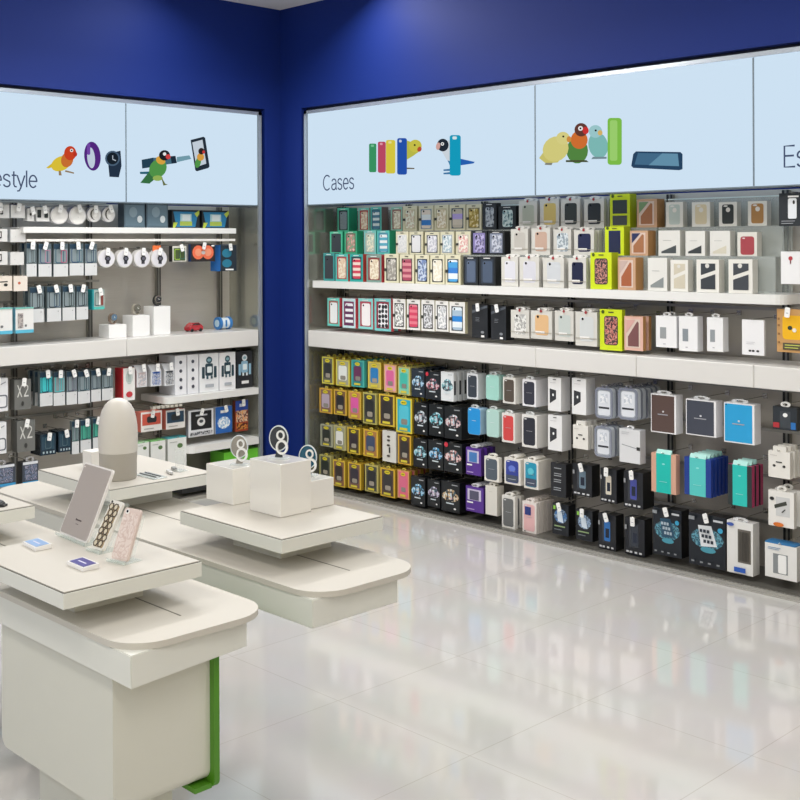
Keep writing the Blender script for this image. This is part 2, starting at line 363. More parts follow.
def style_hdr(P, a):
    p = P('blue_header_box', mat('e8e7e4'), mat('cfcecb')); p.p('phone_window', 'r', .26, .14, .72, .72, mat('8a8e90')); p.p('boxed_phone', 'q', .42, .16, .68, .7, mat('f4f4f2')); marks(p, .1, .88, .5, mat('7a98b8'), 2, .015)
    bm = bmesh.new(); box(bm, -p.w*.5, p.w*.45, .0, .07, 0, .006); o = link('blue_top', bm, mat('2f78b0'), p.o); o.location = (0, 0, p.h); return p
def style_charger(P, a):
    p = P('car_charger_pack', mat('ebe9e4'), mat('d4d2cc')); p.p('clear_window', 'r', .3, .3, .84, .84, mat('cfd0d0')); p.p('car_charger', [(.26, .5), (.24, .6), (.7, .74), (.74, .64)], 0, 0, 1, 1, mat('3c4038')); p.p('charger_cable', [(.56, .4), (.52, .42), (.66, .52), (.68, .49)], 0, 0, 1, 1, mat('4a4c48'))
    p.p('round_seal', 'e', .06, .72, .24, .82, DARK); p.p('orange_burst', 'e', .2, -.0, .62, .12, mat('d8742c')); p.tab(mat('e4e2dc'), .05, .026); return p
def style_plain(P, a):
    p = P('ivory_accessory_box', mat('e2dfd6'), mat('d0cdc4')); marks(p, .3, .8, .6, mat('c0bcb0'), 1, .008); p.tab(mat('dcd9d0'), .05, .02, .03); return p
# left wall kinds
def note(p):
    p.p('note_stem', 'r', .42, .3, .46, .74, DARK); p.p('note_stem', 'r', .66, .34, .7, .78, DARK); p.p('note_beam', [(.42, .68), (.42, .76), (.7, .82), (.7, .74)], 0, 0, 1, 1, DARK); p.p('note_head', 'e', .3, .22, .46, .34, DARK); p.p('note_head', 'e', .54, .26, .7, .38, DARK)
def style_note(P, a): p = P('bulb_speaker_box', BOXWHITE, mat('cfd2d4')); note(p); return p
def style_plainw(P, a): p = P('blank_white_box', BOXWHITE, mat('c4c8ca')); p.p('faint_print', 'r', .3, .4, .34, .44, mat('a8acb0')); return p
def style_dotb(P, a): p = P('white_gadget_box', BOXWHITE, BOXWHITE); p.p('black_dot', 'e', .34, .42, .62, .64, DARK); return p
def style_lens(P, a):
    p = P('camera_box', BOXWHITE, BOXWHITE)
    for u in (.06, .6): p.p('dark_lens', 'q', u, .26, u+.3, .84, mat('2c302c', .15))
    return p
def style_disc(P, a):
    k = a[0]; p = P({'speaker': 'round_speaker', 'puck': 'round_speaker', 'phones': 'headphone_pack', 'watch': 'round_watch_pack'}[k], mat('dcdad8', .3, 0, .3), None, shape='disc')
    if k == 'speaker': p.p('seam_line', [(.06, .5), (.06, .52), (.94, .6), (.94, .58)], 0, 0, 1, 1, mat('b4b4b0')); p.p('inner_disc', 'e', .06, .06, .94, .94, mat('e4e2de'))
    if k == 'puck': p.p('side_rim', 'e', .1, .05, .95, .95, mat('e6e5e0')); p.p('small_print', 'r', .5, .4, .56, .42, mat('a0a0a0'))
    if k == 'phones':
        p.p('ear_cushion', 'e', .2, .14, .86, .88, mat('54504a')); p.p('ear_cup', 'e', .32, .14, .9, .86, mat('dedcd8')); p.p('ear_pad', 'e', .46, .36, .7, .64, mat('efedea'))
    if len(a) > 1:
        bm = bmesh.new(); box(bm, -p.w*.3, p.w*.2, p.d*.4, p.d*.5, p.h*.7, p.h*1.22); link('orange_tab', bm, mat('e87840'), p.o)
    if k == 'watch':
        p.p('inner_disc', 'e', .05, .05, .95, .95, mat('dddce2')); p.p('watch_strap', 'r', .46, .2, .66, .82, mat('30303a')); p.p('watch_face', 'e', .4, .34, .74, .66, mat('24242c')); p.p('watch_dial', 'e', .47, .41, .67, .59, mat('6a6a78'))
    return p
def style_gbox(P, a):
    p = P('gadget_window_box', mat('5c6f7c', .25), mat('46545e', .3)); p.p('window', 'r', .06, .08, .94, .94, mat('6d8492', .12, 0, .5)); p.p('glass_dome', 'e', .24, .42, .62, .86, mat('8fa4b0', .1)); p.p('white_disc', 'e', .62, .2, .86, .5, mat('dfe6e8')); return p
def style_toy(P, a):
    p = P('toy_box', mat('20262c'), mat('16191d')); p.p('blue_backdrop', [(.05, .9), (.16, .05), (.84, .05), (.95, .9)], 0, 0, 1, 1, mat('2c84b4')); p.p('toy_body', 'r', .3, .2, .7, .78, mat('b8dce0')); p.p('lime_stripe', 'r', .28, .12, .72, .36, mat('b8cc58'))
    p.p('lime_corner', [(.02, .0), (.1, .0), (.2, .3), (.05, .3)], 0, 0, 1, 1, mat('c8d850')); p.p('lime_corner', [(.8, .8), (.98, 1), (.98, .8), (.9, .6)], 0, 0, 1, 1, mat('c8d850')); p.p('white_panel', 'r', .36, .4, .64, .74, mat('e6f0f0')); return p
def style_band(P, a):
    p = P('wristband_pack', mat('56656b', .25), mat('6b787c', .3)); p.p('white_card', 'r', 0, 0, 1, .38, mat('d6d8d9')); p.p('clear_front', 'r', .04, .4, .96, .84, art(a[0]) if a[0][0] in '4' else mat('87959a', .2))
    p.p('wristband', 'frame', .12, .4, .72, .86, mat(a[0] if a[0][0] != '4' else '1e4858')); p.p('second_band', 'frame', .5, .42, .9, .8, mat(a[1])); p.p('dark_header', 'r', .0, .84, .66, .98, mat('1f3a4e')); p.p('printed_dot', 'r', .74, .28, .8, .3, mat('808488')); return p
def style_glow(P, a):
    p = P('glow_band_pack', mat('d8d6cc'), mat('2a2c2a')); p.p('dark_panel', 'r', .08, .06, .9, .86, mat('4a5a34')); p.p('lime_band', 'frame', .14, .12, .56, .8, mat('a8d048')); p.p('second_band', 'frame', .5, .16, .88, .76, mat('3c6c68')); return p
def style_fig8(P, a):
    p = P('figure_eight_pack', mat('2c2626'), mat('1c3c70')); p.p('orange_ring', 'e', .06, .12, .54, .92, mat('ee7450')); p.p('orange_ring', 'e', .46, .12, .94, .92, mat('ee7450')); p.p('ring_detail', 'e', .16, .3, .44, .74, mat('f09a78')); p.p('ring_detail', 'e', .56, .3, .84, .74, mat('f09a78')); p.p('centre_knob', 'e', .42, .4, .58, .62, mat('d8d0cc')); p.p('white_print', 'r', .84, .86, .96, .94, TAGW); return p
def style_sky(P, a):
    p = P('blue_disc_pack', mat('26303a'), mat('2474c8')); p.p('blue_disc', 'e', .1, .52, .7, .86, mat('2a7c98')); p.p('blue_disc', 'e', .1, .14, .7, .46, mat('2a7c98')); p.p('white_print', 'r', .3, .03, .8, .09, TAGW); return p
def style_shoe(P, a):
    p = P('ivory_gadget_box', mat('e6dcd0'), mat('d0c6ba')); p.p('black_mark', [(.3, .55), (.3, .62), (.8, .66), (.8, .58)], 0, 0, 1, 1, DARK); p.p('black_mark', 'e', .62, .3, .8, .5, DARK); return p
def style_heart(P, a):
    p = P('ivory_gadget_box', mat('e8dfd4'), mat('d0c6ba')); p.p('red_mark', 'e', .3, .44, .5, .62, mat('c06850')); return p
def style_tealb(P, a):
    p = P('teal_band_pack', mat('a8b8b4'), mat('1c9ca4')); p.p('teal_foot', 'r', 0, 0, 1, .14, mat('58c0b4')); p.p('teal_edge', 'r', 0, 0, .12, 1, mat('1f9aa0')); p.p('wristband', 'frame', .2, .2, .56, .86, mat('1c3c44')); p.p('white_strip', 'r', .52, .24, .64, .8, TAGW); p.p('red_band', 'r', .68, .22, .88, .84, mat('8c4840')); return p
def style_dog(P, a):
    p = P('tracker_pack', mat('e6e6e4'), mat('70b4c8')); p.p('teal_base', 'r', 0, 0, 1, .13, mat('5cb8d4')); p.p('tracker_picture', 'r', .12, .2, .42, .78, pattern('f', ['d8d4d0', '6a6468', 'b8b0ac'])); p.p('picture_detail', 'e', .5, .24, .62, .34, mat('707478')); p.p('teal_rim', 'r', 0, .95, 1, 1, mat('78c4b4')); return p
def style_swirl(P, a):
    p = P('white_headphone_box', mat('e8e9eb'), mat('d4d6da')); p.p('grey_curve', 'frame', .4, .1, .98, .5, mat('6c7078')); p.p('grey_line', [(.3, .7), (.3, .73), (.9, .9), (.9, .87)], 0, 0, 1, 1, mat('9a9ea4')); return p
def style_x2(P, a):
    p = P('earphone_box', mat('6f706d'), mat('545552'))
    for pts in ([(.16, .42), (.22, .42), (.46, .82), (.4, .82)], [(.4, .42), (.46, .42), (.22, .82), (.16, .82)], [(.56, .72), (.56, .77), (.68, .84), (.82, .77), (.82, .68), (.64, .47), (.84, .47), (.84, .42), (.56, .42), (.56, .46), (.77, .69), (.76, .75), (.68, .79), (.61, .73)]):
        p.p('lettering', pts, 0, 0, 1, 1, mat('d4d4d0'))
    p.p('earphone_print', 'e', .4, .12, .56, .28, mat('3a3a38')); return p
def style_redb(P, a):
    p = P('red_gadget_box', mat('ecebe8'), mat('c02c34')); p.p('red_edge', 'r', 0, 0, .1, 1, mat('c83038')); p.p('oval_window', 'e', .28, .5, .82, .92, mat('b8c8c4')); p.p('oval_ring', 'frame', .36, .54, .74, .88, mat('d8dedc')); p.p('red_foot', 'e', .3, .1, .8, .28, mat('c84048')); return p
def style_slant(P, a):
    p = P('slanted_pack', mat('e4e6e8'), mat('dcdee2')); p.p('print_panel', 'r', .12, .06, .9, .68, pattern('f', [a[0], 'e8eaec', a[0], 'b8bcc4'])); p.p('print_title', 'r', .2, .6, .8, .68, mat(a[0])); return p
def style_icons(P, a):
    p = P('robot_kit_box', mat('e9eaee'), mat('dcdee4'))
    for v in (.78, .56, .34, .14): p.p('icon', 'e', .36, v, .62, v+.09, mat('484c58'))
    return p
def style_robot(P, a):
    p = P('toy_robot_box', mat(a[0]), mat('dfe1e8' if a[0][0] != '2' else '1a1c20')); c = mat(a[1]); w = mat('dfe6ea' if a[0][0] == '2' else '3c5c68')
    p.p('robot_body', 'q', .3, .42, .7, .74, c); p.p('robot_head', 'e', .34, .74, .66, .92, w); p.p('robot_visor', 'e', .4, .79, .6, .87, mat('8fb4c0')); p.p('robot_arm', 'q', .12, .36, .26, .66, c); p.p('robot_arm', 'q', .74, .36, .88, .66, c)
    p.p('robot_chest', 'q', .38, .5, .62, .66, mat('e4ecee')); p.p('robot_leg', 'r', .34, .34, .44, .42, w); p.p('robot_leg', 'r', .56, .34, .66, .42, w); p.p('name_print', 'r', .28, .12, .72, .2, mat('aeb4bc' if a[0][0] != '2' else 'e8e8e8')); return p
def style_navy(P, a):
    p = P('navy_window_pack', mat('1f3240', .25), mat('16242e', .25)); p.p('window', 'r', .08, .26, .9, .88, mat('2c4858', .1)); p.p('band_print', 'frame', .3, .3, .7, .84, mat('48646e'))
    for u in (.14, .36, .58, .78): p.p('icon', 'r', u, .08, u+.1, .18, mat('a8bcc4'))
    return p
def style_cam(P, a):
    p = P('camera_pack', mat('e9e6e2'), mat('d87868')); p.p('window', 'r', .06, .32, .94, .9, mat(a[0])); p.p('camera_body', 'q', .28, .44, .74, .76, mat('2c3034')); p.p('printed_line', 'r', .14, .12, .6, .16, mat('a8a4a0')); return p
def style_skull(P, a):
    p = P('black_white_pack', mat('e4e6ea'), mat('8c9098')); p.p('black_panel', 'r', .1, .26, .92, .94, mat('1e2024')); p.p('white_emblem', 'e', .34, .38, .66, .7, mat('e6e6e6')); p.p('emblem_detail', 'e', .42, .5, .58, .62, mat('404448')); p.p('arched_text', 'r', .28, .76, .74, .82, mat('c8ccd0')); p.p('small_print', 'r', .06, .06, .94, .18, pattern('f', ['34383e', 'd8dade', '60646c'])); return p
def style_sea(P, a):
    p = P('blue_splash_pack', mat('2c66b4'), mat('c8ccd4')); p.p('white_splash', 'e', .12, .16, .88, .62, pattern('f', ['d8e8f4', '6aa4d8', 'f4f8fa'])); p.p('title_print', 'r', .3, .76, .7, .86, TAGW); return p
def style_city(P, a):
    p = P('skyline_pack', mat('a8442c'), mat('70301c')); p.p('blue_sky', 'r', 0, .66, 1, 1, mat('2c4ca0')); p.p('skyline', 'r', .04, .3, .96, .68, pattern('f', ['e8b068', 'c05028', 'f0dcb8', '6c3430'])); p.p('lower_print', 'r', .06, .06, .94, .26, pattern('f', ['a03424', 'e0a048', '5c2420'])); p.p('title_print', 'r', .3, .8, .7, .9, mat('d8e0f0')); return p
def style_low(P, a):
    p = P('picture_pack', mat('3c4450'), mat('20242a')); p.p('white_top', 'r', .04, .88, .96, 1, mat('dfe2e6')); p.p('picture', 'r', .14, .18, .9, .86, pattern('f', ['50506c', 'a8a8bc', '2c3440', '6c7890'])); p.p('blue_foot', 'r', 0, 0, 1, .13, mat('3a98cc')); p.tab(CHROME, .06, .03, .03); return p
def style_grn(P, a):
    p = P('green_top_box', mat('e6e8e4'), mat('d0d4ce')); p.p('leaf_print', 'e', .5, .7, .8, .84, mat('5c7c4c')); p.p('title_line', 'r', .1, .88, .5, .9, mat('a8aca8'))
    bm = bmesh.new(); box(bm, -p.w/2, p.w/2, 0, p.d, 0, .005); o = link('coloured_top', bm, mat(a[0]), p.o); o.location = (0, 0, p.h); return p
def style_gfx(P, a):
    p = P('storage_box', mat('222426'), mat('2a2c2e'))
    bm = bmesh.new()
    for q in ([(-.35, .02), (-.2, .1)], [(-.2, .1), (-.05, .04)], [(-.05, .04), (.12, .11)], [(.12, .11), (.3, .03)]):
        tube(bm, [(q[0][0]*p.w*1.3, q[0][1], 0), (q[1][0]*p.w*1.3, q[1][1], 0)], .004)
    o = link('line_drawing', bm, TAGW, p.o); o.location = (0, 0, p.h)
    return p
def style_gsl(P, a): p = P('bright_green_box', mat('6cc838'), mat('60b830')); p.p('dark_print', 'r', .1, .3, .5, .5, mat('3c7c20')); return p

CATS = dict(wbox='phone case box', cream='phone case pack', clear='phone case pack', lime='phone case box', kraft='phone case box', open='phone case box', half='phone case box', split='phone case box', full='phone case box',
  sleeve='phone case pack', small='accessory box', earbuds='earphone box', case='phone case pack', bb='battery case box', logo='accessory box', yel='phone case pack', wp='phone case pack', ph='phone case box', poly='phone case box',
  rnd='phone case pack', tab='tablet case box', pf='tablet case', adapt='charger pack', dots='charger pack', script='accessory box', slim='accessory pack', pur='phone case box', ptxt='accessory box', blk='accessory box', blk2='accessory box',
  tbox='tablet case box', key='keyboard box', hdr='accessory box', charger='charger pack', plain='accessory box', note='speaker box', plainw='gadget box', dotb='gadget box', lens='camera box', disc='gadget pack', gbox='gadget box', toy='toy box',
  band='wristband pack', glow='wristband pack', fig8='toy pack', sky='toy pack', shoe='gadget box', heart='gadget box', tealb='wristband pack', dog='gadget pack', swirl='headphone box', x2='earphone box', redb='gadget box', slant='gadget pack',
  icons='toy box', robot='toy robot box', navy='gadget pack', cam='camera pack', skull='gadget pack', sea='gadget pack', city='gadget pack', low='gadget pack', grn='gadget box', gfx='storage box', gsl='storage box')
ROWS = [
 ('U3','R','back row of the case shelf','phone case packs at the back of the case shelf',[
  (334, 447, 1675, 1833, 210, 'wbox:4fc4a0:1f9a70:27303a:d,2a333a,8a98a0', 'teal box with dark speckled case', 25, 2, 24, 0),
  (539, 644, 1675, 1828, 210, 'wbox:7ccdb8:b8443c:b04040:f,e8cfa8,d8a890,f2e6d0', 'teal box with beige lace case', 30, 0, 0, 0),
  (653, 756, 1675, 1831, 210, 'wbox:5cc2b4:7d6f68:3a6f80:s,e8f0f0,4a7f9c', 'teal box with blue striped case', 60, 0, 0, 0),
  (843, 946, 1675, 1826, 210, 'wbox:8fc4b0:a84a44:9a6a60:f,e4dcc0,c8b8a0,f0ead8', 'grey-green box with pale lace case', 60, 0, 0, 0),
  (950, 1073, 1675, 1830, 210, 'cream:c9c4a0:f,f0e8d8,c8b090,eef0e0', 'cream pack with pale floral case', 25, 0, 0, 0),
  (1090, 1214, 1675, 1829, 210, 'cream:8a9aa8:b,e8ddd0,2f7fd0,e8f0f4', 'cream pack with blue banded case', 25, 0, 0, 0),
  (1222, 1339, 1675, 1829, 210, 'cream:c0b890:f,efe6cf,cdb98c,faf4e4', 'cream pack with beige flower case', 25, 0, 0, 0),
  (1347, 1476, 1675, 1828, 210, 'cream:50606a:b,c8c0b0,d8cfc0,b8a8e8', 'cream pack with beige and lilac case', 25, 0, 0, 0),
  (1484, 1602, 1675, 1826, 210, 'cream:7a7860:f,efe6cf,d6c478,a89040', 'cream pack with gold leaf case', 25, 0, 0, 0),
  (1610, 1718, 1675, 1830, 210, 'wbox:23272c:1c1f22:2a3038:f,39424e,8a94a4,c0c8d0', 'black pack with grey floral case', 40, 0, 0, 0),
  (1733, 1863, 1675, 1809, 210, 'wbox:23282c:17191c:202830:f,2a3440,7fa8b0,d0e0e0', 'black pack with white heart pattern', 50, 0, 0, 0),
  (1885, 2015, 1675, 1834, 210, 'clear:b9bfb0', 'clear pack with sage green case', 25, 1, 45, 0),
  (2037, 2169, 1675, 1840, 210, 'clear:e0c878', 'clear pack with pale yellow case', 25, 1, 45, 0),
  (2183, 2311, 1675, 1836, 210, 'clear:39403f', 'clear pack with charcoal case', 25, 1, 45, 0),
  (2338, 2468, 1675, 1831, 210, 'clear:2c3236', 'clear pack with black case', 25, 1, 45, 0),
  (2507, 2632, 1675, 1853, 210, 'lime:2:3a4246', 'lime pack with two grey windows', 60, 0, 0, 0),
  (2675, 2796, 1675, 1821, 210, 'kraft:7a9a70:a8714c', 'brown pack with green triangular case', 70, 0, 0, 0),
  (2849, 2948, 1675, 1801, 210, 'open:c3cfc8', 'white box with pale mint case', 40, 0, 0, 0),
  (2999, 3100, 1675, 1797, 210, 'open:ddd0ae', 'white box with ivory case', 40, 0, 0, 0),
  (3149, 3246, 1675, 1793, 210, 'open:2e3433', 'white box with black case', 40, 0, 0, 0),
  (3304, 3403, 1675, 1793, 210, 'open:b5854c', 'white box with tan case', 40, 0, 0, 0),
 ]),
 ('U2','R','middle row of the case shelf','phone case packs in the middle of the case shelf',[
  (349, 472, 1531, 1677, 130, 'wbox:52c8a0:1f9a70:39424a:3c444c', 'teal box with plain charcoal case', 45, 0, 0, 0),
  (492, 612, 1531, 1679, 130, 'wbox:3fb488:1f9a70:7a6a60:f,f0e0d8,d88080,8ab090', 'green box with pink floral case', 55, 0, 0, 0),
  (678, 789, 1531, 1680, 130, 'wbox:7ac8c0:3aa894:a8b8b0:f,d8e4d8,a8c0b0,e8e8d0', 'pale teal box with mint case', 60, 0, 0, 0),
  (798, 911, 1531, 1679, 130, 'wbox:58c0b8:1f9a70:4a90a8:s,f0f4f4,58b0c8', 'teal box with white striped case', 60, 0, 0, 0),
  (969, 1078, 1531, 1671, 130, 'cream:e4e4e0:f,f0f0ee,d0d4d8,e8e8e8', 'cream pack with white marbled case', 25, 0, 0, 0),
  (1087, 1202, 1531, 1670, 130, 'cream:4a4f52:e6e6ea', 'cream pack with white plain case', 25, 0, 0, 0),
  (1219, 1339, 1531, 1666, 130, 'cream:5a5f68:f,d8d8e0,b8b8c8,eaeaf0', 'cream pack with silver marbled case', 25, 0, 0, 0),
  (1348, 1457, 1531, 1667, 130, 'cream:a8b0b8:f,c8d8e0,98b4c4,e8eef0', 'cream pack with pale blue case', 25, 0, 0, 0),
  (1473, 1587, 1531, 1666, 130, 'cream:c8c0b8:f,f0dcd8,e08a88,f4eee4', 'cream pack with pink rose case', 25, 0, 0, 0),
  (1595, 1714, 1531, 1670, 130, 'wbox:1f2326:1a1c20:8a80b8:f,8f84c0,3a3858,c0b8e0', 'black pack with violet floral case', 40, 0, 0, 0),
  (1722, 1845, 1531, 1666, 130, 'wbox:1f2326:17191c:8890a4:f,9aa4b8,70788c,d0d4e0', 'black pack with silver blue case', 50, 0, 0, 0),
  (1893, 2015, 1531, 1676, 130, 'clear:c4c0b8', 'clear pack with pale grey case', 25, 1, 45, 0),
  (2040, 2169, 1531, 1679, 130, 'clear:c8aa98', 'clear pack with rose beige case', 25, 1, 45, 0),
  (2193, 2311, 1531, 1670, 130, 'clear:f,a8b4bc,7c8c98,d8e0e4', 'clear pack with glitter grey case', 25, 1, 45, 0),
  (2331, 2461, 1531, 1665, 130, 'clear:22284a', 'clear pack with navy case', 25, 1, 45, 0),
  (2531, 2649, 1531, 1681, 130, 'lime:1:23305a', 'lime pack with one navy window', 60, 0, 0, 0),
  (2686, 2794, 1531, 1658, 130, 'kraft:26305c:a8714c', 'brown pack with navy triangular case', 70, 0, 0, 0),
  (2856, 2980, 1531, 1657, 130, 'half:4a5052', 'white box with dark grey triangle, leftmost', 50, 0, 0, 0),
  (3011, 3119, 1531, 1653, 130, 'half:3a4042', 'white box with black triangle', 50, 0, 0, 0),
  (3146, 3254, 1531, 1652, 130, 'half:d8d2c0', 'white box with ivory triangle', 50, 0, 0, 0),
  (3293, 3394, 1531, 1645, 130, 'full:a8444c', 'white box with dark red case', 45, 0, 0, 0),
 ]),
 ('U1','R','front row of the case shelf','phone case packs along the front of the case shelf',[
  (376, 484, 1358, 1538, 50, 'wbox:3d9a98:4a6a68:3c4248:3c4248', 'teal box with dark grey case', 40, 0, 0, 0),
  (494, 614, 1358, 1532, 50, 'wbox:4fbdb4:b8443c:a84c4c:f,e8d4b8,d8b898,f0e4d0', 'teal box with beige case', 40, 0, 0, 0),
  (632, 754, 1358, 1532, 50, 'wbox:2fa8a0:b8443c:28424c:s,f0dcd0,d0485c', 'teal box with red striped case', 40, 0, 0, 0),
  (786, 922, 1358, 1527, 50, 'wbox:7a9a90:b8343c:8a3c3c:f,e8dcc0,d0b898,f0e8d4', 'grey-green box with cream case', 60, 0, 0, 0),
  (949, 1072, 1358, 1534, 50, 'cream:26282a:f,e0dcd4,b8b4ac,98948c', 'cream pack with grey leafy case', 25, 0, 0, 0),
  (1084, 1204, 1358, 1531, 50, 'cream:4a3a40:s,d89098,a84860', 'cream pack with pink striped case', 25, 0, 0, 0),
  (1217, 1329, 1358, 1529, 50, 'cream:2a3038:f,8098c8,4a5c88,c8d4e8', 'cream pack with blue floral case', 25, 0, 0, 0),
  (1341, 1455, 1358, 1529, 50, 'cream:1f2224:f,ece6d4,e4dcc4,f4f0e4', 'cream pack with ivory case', 25, 0, 0, 0),
  (1463, 1581, 1358, 1530, 50, 'cream:33404c:b,4aa0d8,e8f0f8,3a80d0', 'cream pack with blue and white case', 25, 0, 0, 0),
  (1605, 1716, 1358, 1522, 50, 'wbox:202427:17191c:3a4454:5a6880', 'black pack with slate blue case', 50, 0, 0, 0),
  (1723, 1846, 1358, 1522, 50, 'wbox:202427:17191c:343e4c:4c5a70', 'black pack with dark slate case', 60, 0, 0, 0),
  (1890, 2009, 1358, 1520, 50, 'clear:dcdce4', 'clear pack with white lilac case', 25, 1, 40, 0),
  (2020, 2156, 1358, 1521, 50, 'clear:d4d4dc', 'clear pack with silver white case', 25, 1, 40, 0),
  (2183, 2324, 1358, 1517, 50, 'clear:ccd0d4', 'clear pack with frosted case', 25, 1, 40, 0),
  (2354, 2468, 1358, 1518, 50, 'clear:1f2440', 'clear pack with midnight navy case', 25, 1, 40, 0),
  (2496, 2628, 1358, 1547, 50, 'lime:3:5a4048', 'lime pack with rose print window', 60, 0, 0, 0),
  (2667, 2773, 1358, 1522, 50, 'kraft:c8b0a8:a8603c', 'brown pack with copper triangular case', 70, 0, 0, 0),
  (2846, 2956, 1358, 1521, 50, 'half:8a9090', 'white box with light grey triangle', 50, 0, 0, 0),
  (2976, 3073, 1358, 1512, 50, 'split:d0c8b4', 'white box with beige split window', 50, 0, 0, 0),
  (3120, 3241, 1358, 1515, 50, 'split:3a3f44', 'white box with charcoal split window', 50, 0, 0, 0),
  (3291, 3414, 1358, 1517, 50, 'split:42464c', 'white box with slate split window', 50, 0, 0, 0),
 ]),
 ('M','R','between the two right shelves','case packs hanging between the two right shelves',[
  (402, 519, 1067, 1248, 60, 'wbox:6ad0c4:d8505c:a06a60:eef2f2', 'aqua pack with white case', 25, 1, 60, 1),
  (548, 671, 1062, 1249, 60, 'wbox:c8e8ec:d8505c:78305a:s,f4f4f8,60305a', 'aqua pack with maroon striped case', 25, 1, 60, 1),
  (699, 833, 1063, 1254, 60, 'wbox:8ad8d4:d8505c:b04a5a:f8f4f4', 'aqua pack with white red-dotted case', 25, 1, 60, 1),
  (847, 994, 1058, 1259, 60, 'wbox:7ccccc:d8505c:8a2c40:o,1f2428,f0f0f4', 'aqua pack with white oval case', 25, 1, 60, 1),
  (1012, 1120, 1078, 1260, 60, 'cream:26282a:f,f4f4f2,3c4444,f4f4f2:w', 'white pack with black leaf case', 25, 0, 0, 1),
  (1133, 1243, 1078, 1261, 60, 'cream:4a4a4c:s,e88090,d84868:w', 'white pack with pink striped case', 25, 0, 0, 1),
  (1255, 1363, 1078, 1262, 60, 'cream:26282a:f,d8d8da,3c4044,e4e4e8:w', 'white pack with black floral case', 25, 0, 0, 1),
  (1371, 1476, 1081, 1260, 60, 'cream:3c4044:f,e8e8ec,a8acb0,f4f4f4:w', 'white pack with grey dotted case', 25, 0, 0, 1),
  (1484, 1605, 1078, 1258, 60, 'cream:4a5056:b,a8c0d4,e8f2f8,2f88d8:w', 'white pack with blue banded case', 25, 0, 0, 1),
  (1659, 1777, 1059, 1247, 60, 'sleeve', 'black sleeve with slanted top', 50, 0, 0, 2),
  (1803, 1913, 1056, 1246, 60, 'sleeve', 'black sleeve with deep slanted side', 70, 0, 0, 2),
  (1949, 2077, 1075, 1229, 60, 'clear:f,c8c8c4,8a8a88,e8e8e4', 'hanging clear pack with dotted case', 25, 1, 40, 1),
  (2091, 2235, 1078, 1230, 60, 'clear:e0b888', 'hanging clear pack with tan case', 25, 2, 30, 1),
  (2255, 2378, 1076, 1236, 60, 'clear:c4ccc8', 'hanging clear pack with frosted case', 25, 1, 30, 1),
  (2391, 2529, 1058, 1236, 60, 'clear:d0d4d4', 'hanging clear pack with white case', 25, 3, 25, 1),
  (2547, 2683, 1045, 1255, 60, 'lime:3:a85050', 'hanging lime pack with rose print', 30, 0, 0, 1),
  (2698, 2809, 1053, 1225, 60, 'kraft:d8a8a0:7a5050:p', 'pink and brown pack with purple triangle', 25, 1, 50, 1),
  (2885, 3002, 1080, 1235, 60, 'small:9a9ea0', 'white box with small grey picture', 25, 1, 45, 1),
  (3016, 3118, 1070, 1238, 60, 'small:8a9298', 'wider white box with small grey picture', 50, 0, 0, 1),
  (3170, 3255, 1077, 1239, 60, 'small:949a9e', 'white box with narrow grey picture', 50, 0, 0, 1),
  (3354, 3465, 1073, 1236, 60, 'earbuds', 'flat white box with three black dots', 12, 0, 0, 1),
  (3529, 3655, 1097, 1292, 60, 'case:f2b816', 'kraft pack with yellow camera case', 40, 0, 0, 2),
 ]),
 ('UR','R','right end of right wall','boxes at the far right end of the wall',[
  (3542, 3671, 1670, 1819, 60, 'bb:e4e8ec', 'black box with white battery case', 60, 0, 0, 1),
  (3550, 3642, 1407, 1554, 60, 'logo:c04040', 'white box with small red emblem', 60, 0, 0, 1),
 ]),
 ('B1','R','first peg row, right wall','packs on the first peg row of the right wall',[
  (368, 481, 692, 866, 40, 'yel:d8cf52:6a6a5c:2a2c2c', 'yellow pack with black rugged case', 25, 4, 50, 1),
  (505, 636, 691, 857, 40, 'yel:d8cf52:a8a890:e8ece8', 'yellow pack with white rugged case', 25, 4, 50, 1),
  (653, 770, 697, 864, 40, 'yel:4fb8ac:2a8a90:6a3058', 'teal-edged pack with plum case', 25, 4, 50, 1),
  (806, 924, 698, 865, 40, 'yel:dcc850:c8b868:2a80c0', 'yellow pack with blue rugged case', 25, 4, 50, 1),
  (950, 1060, 691, 859, 40, 'yel:e0b070:e8a8b8:e06aa0', 'pink pack with pink rugged case', 25, 4, 50, 1),
  (1073, 1176, 684, 853, 40, 'yel:c8c070:88d0b8:48c0b0', 'mint pack with aqua rugged case', 25, 4, 50, 1),
  (1189, 1298, 683, 850, 40, 'wp:2a3440:80b8e0', 'dark blue pack with white splash', 25, 3, 60, 1),
  (1306, 1424, 679, 841, 40, 'wp:23282e:d06878:r', 'black pack with red corner dot', 25, 3, 60, 1),
  (1432, 1532, 681, 850, 40, 'wp:e8ecee:80c0c8', 'white splash picture pack', 25, 4, 45, 1),
  (1637, 1721, 711, 856, 40, 'ph:3c444e:e0e4e8', 'white box with slate front', 70, 0, 0, 1),
  (1781, 1877, 719, 859, 40, 'ph:a8dcd0:a8d0c8', 'mint green boxed case', 25, 1, 40, 1),
  (1906, 1996, 711, 855, 40, 'ph:5a5048:e8e6e0', 'white box with brown front', 90, 0, 0, 1),
  (2046, 2140, 709, 855, 40, 'ph:3a3c48:eeeef2', 'white box with dark indigo front', 130, 0, 0, 1),
  (2222, 2309, 701, 880, 40, 'poly', 'white box with dark polygon, narrow', 80, 0, 0, 1),
  (2381, 2472, 699, 888, 40, 'poly', 'white box with dark polygon, broad', 80, 0, 0, 1),
  (2532, 2640, 695, 852, 40, 'rnd', 'clear rounded pack with grey strip', 25, 3, 45, 1),
  (2674, 2791, 703, 862, 40, 'rnd', 'larger clear rounded pack', 25, 4, 45, 1),
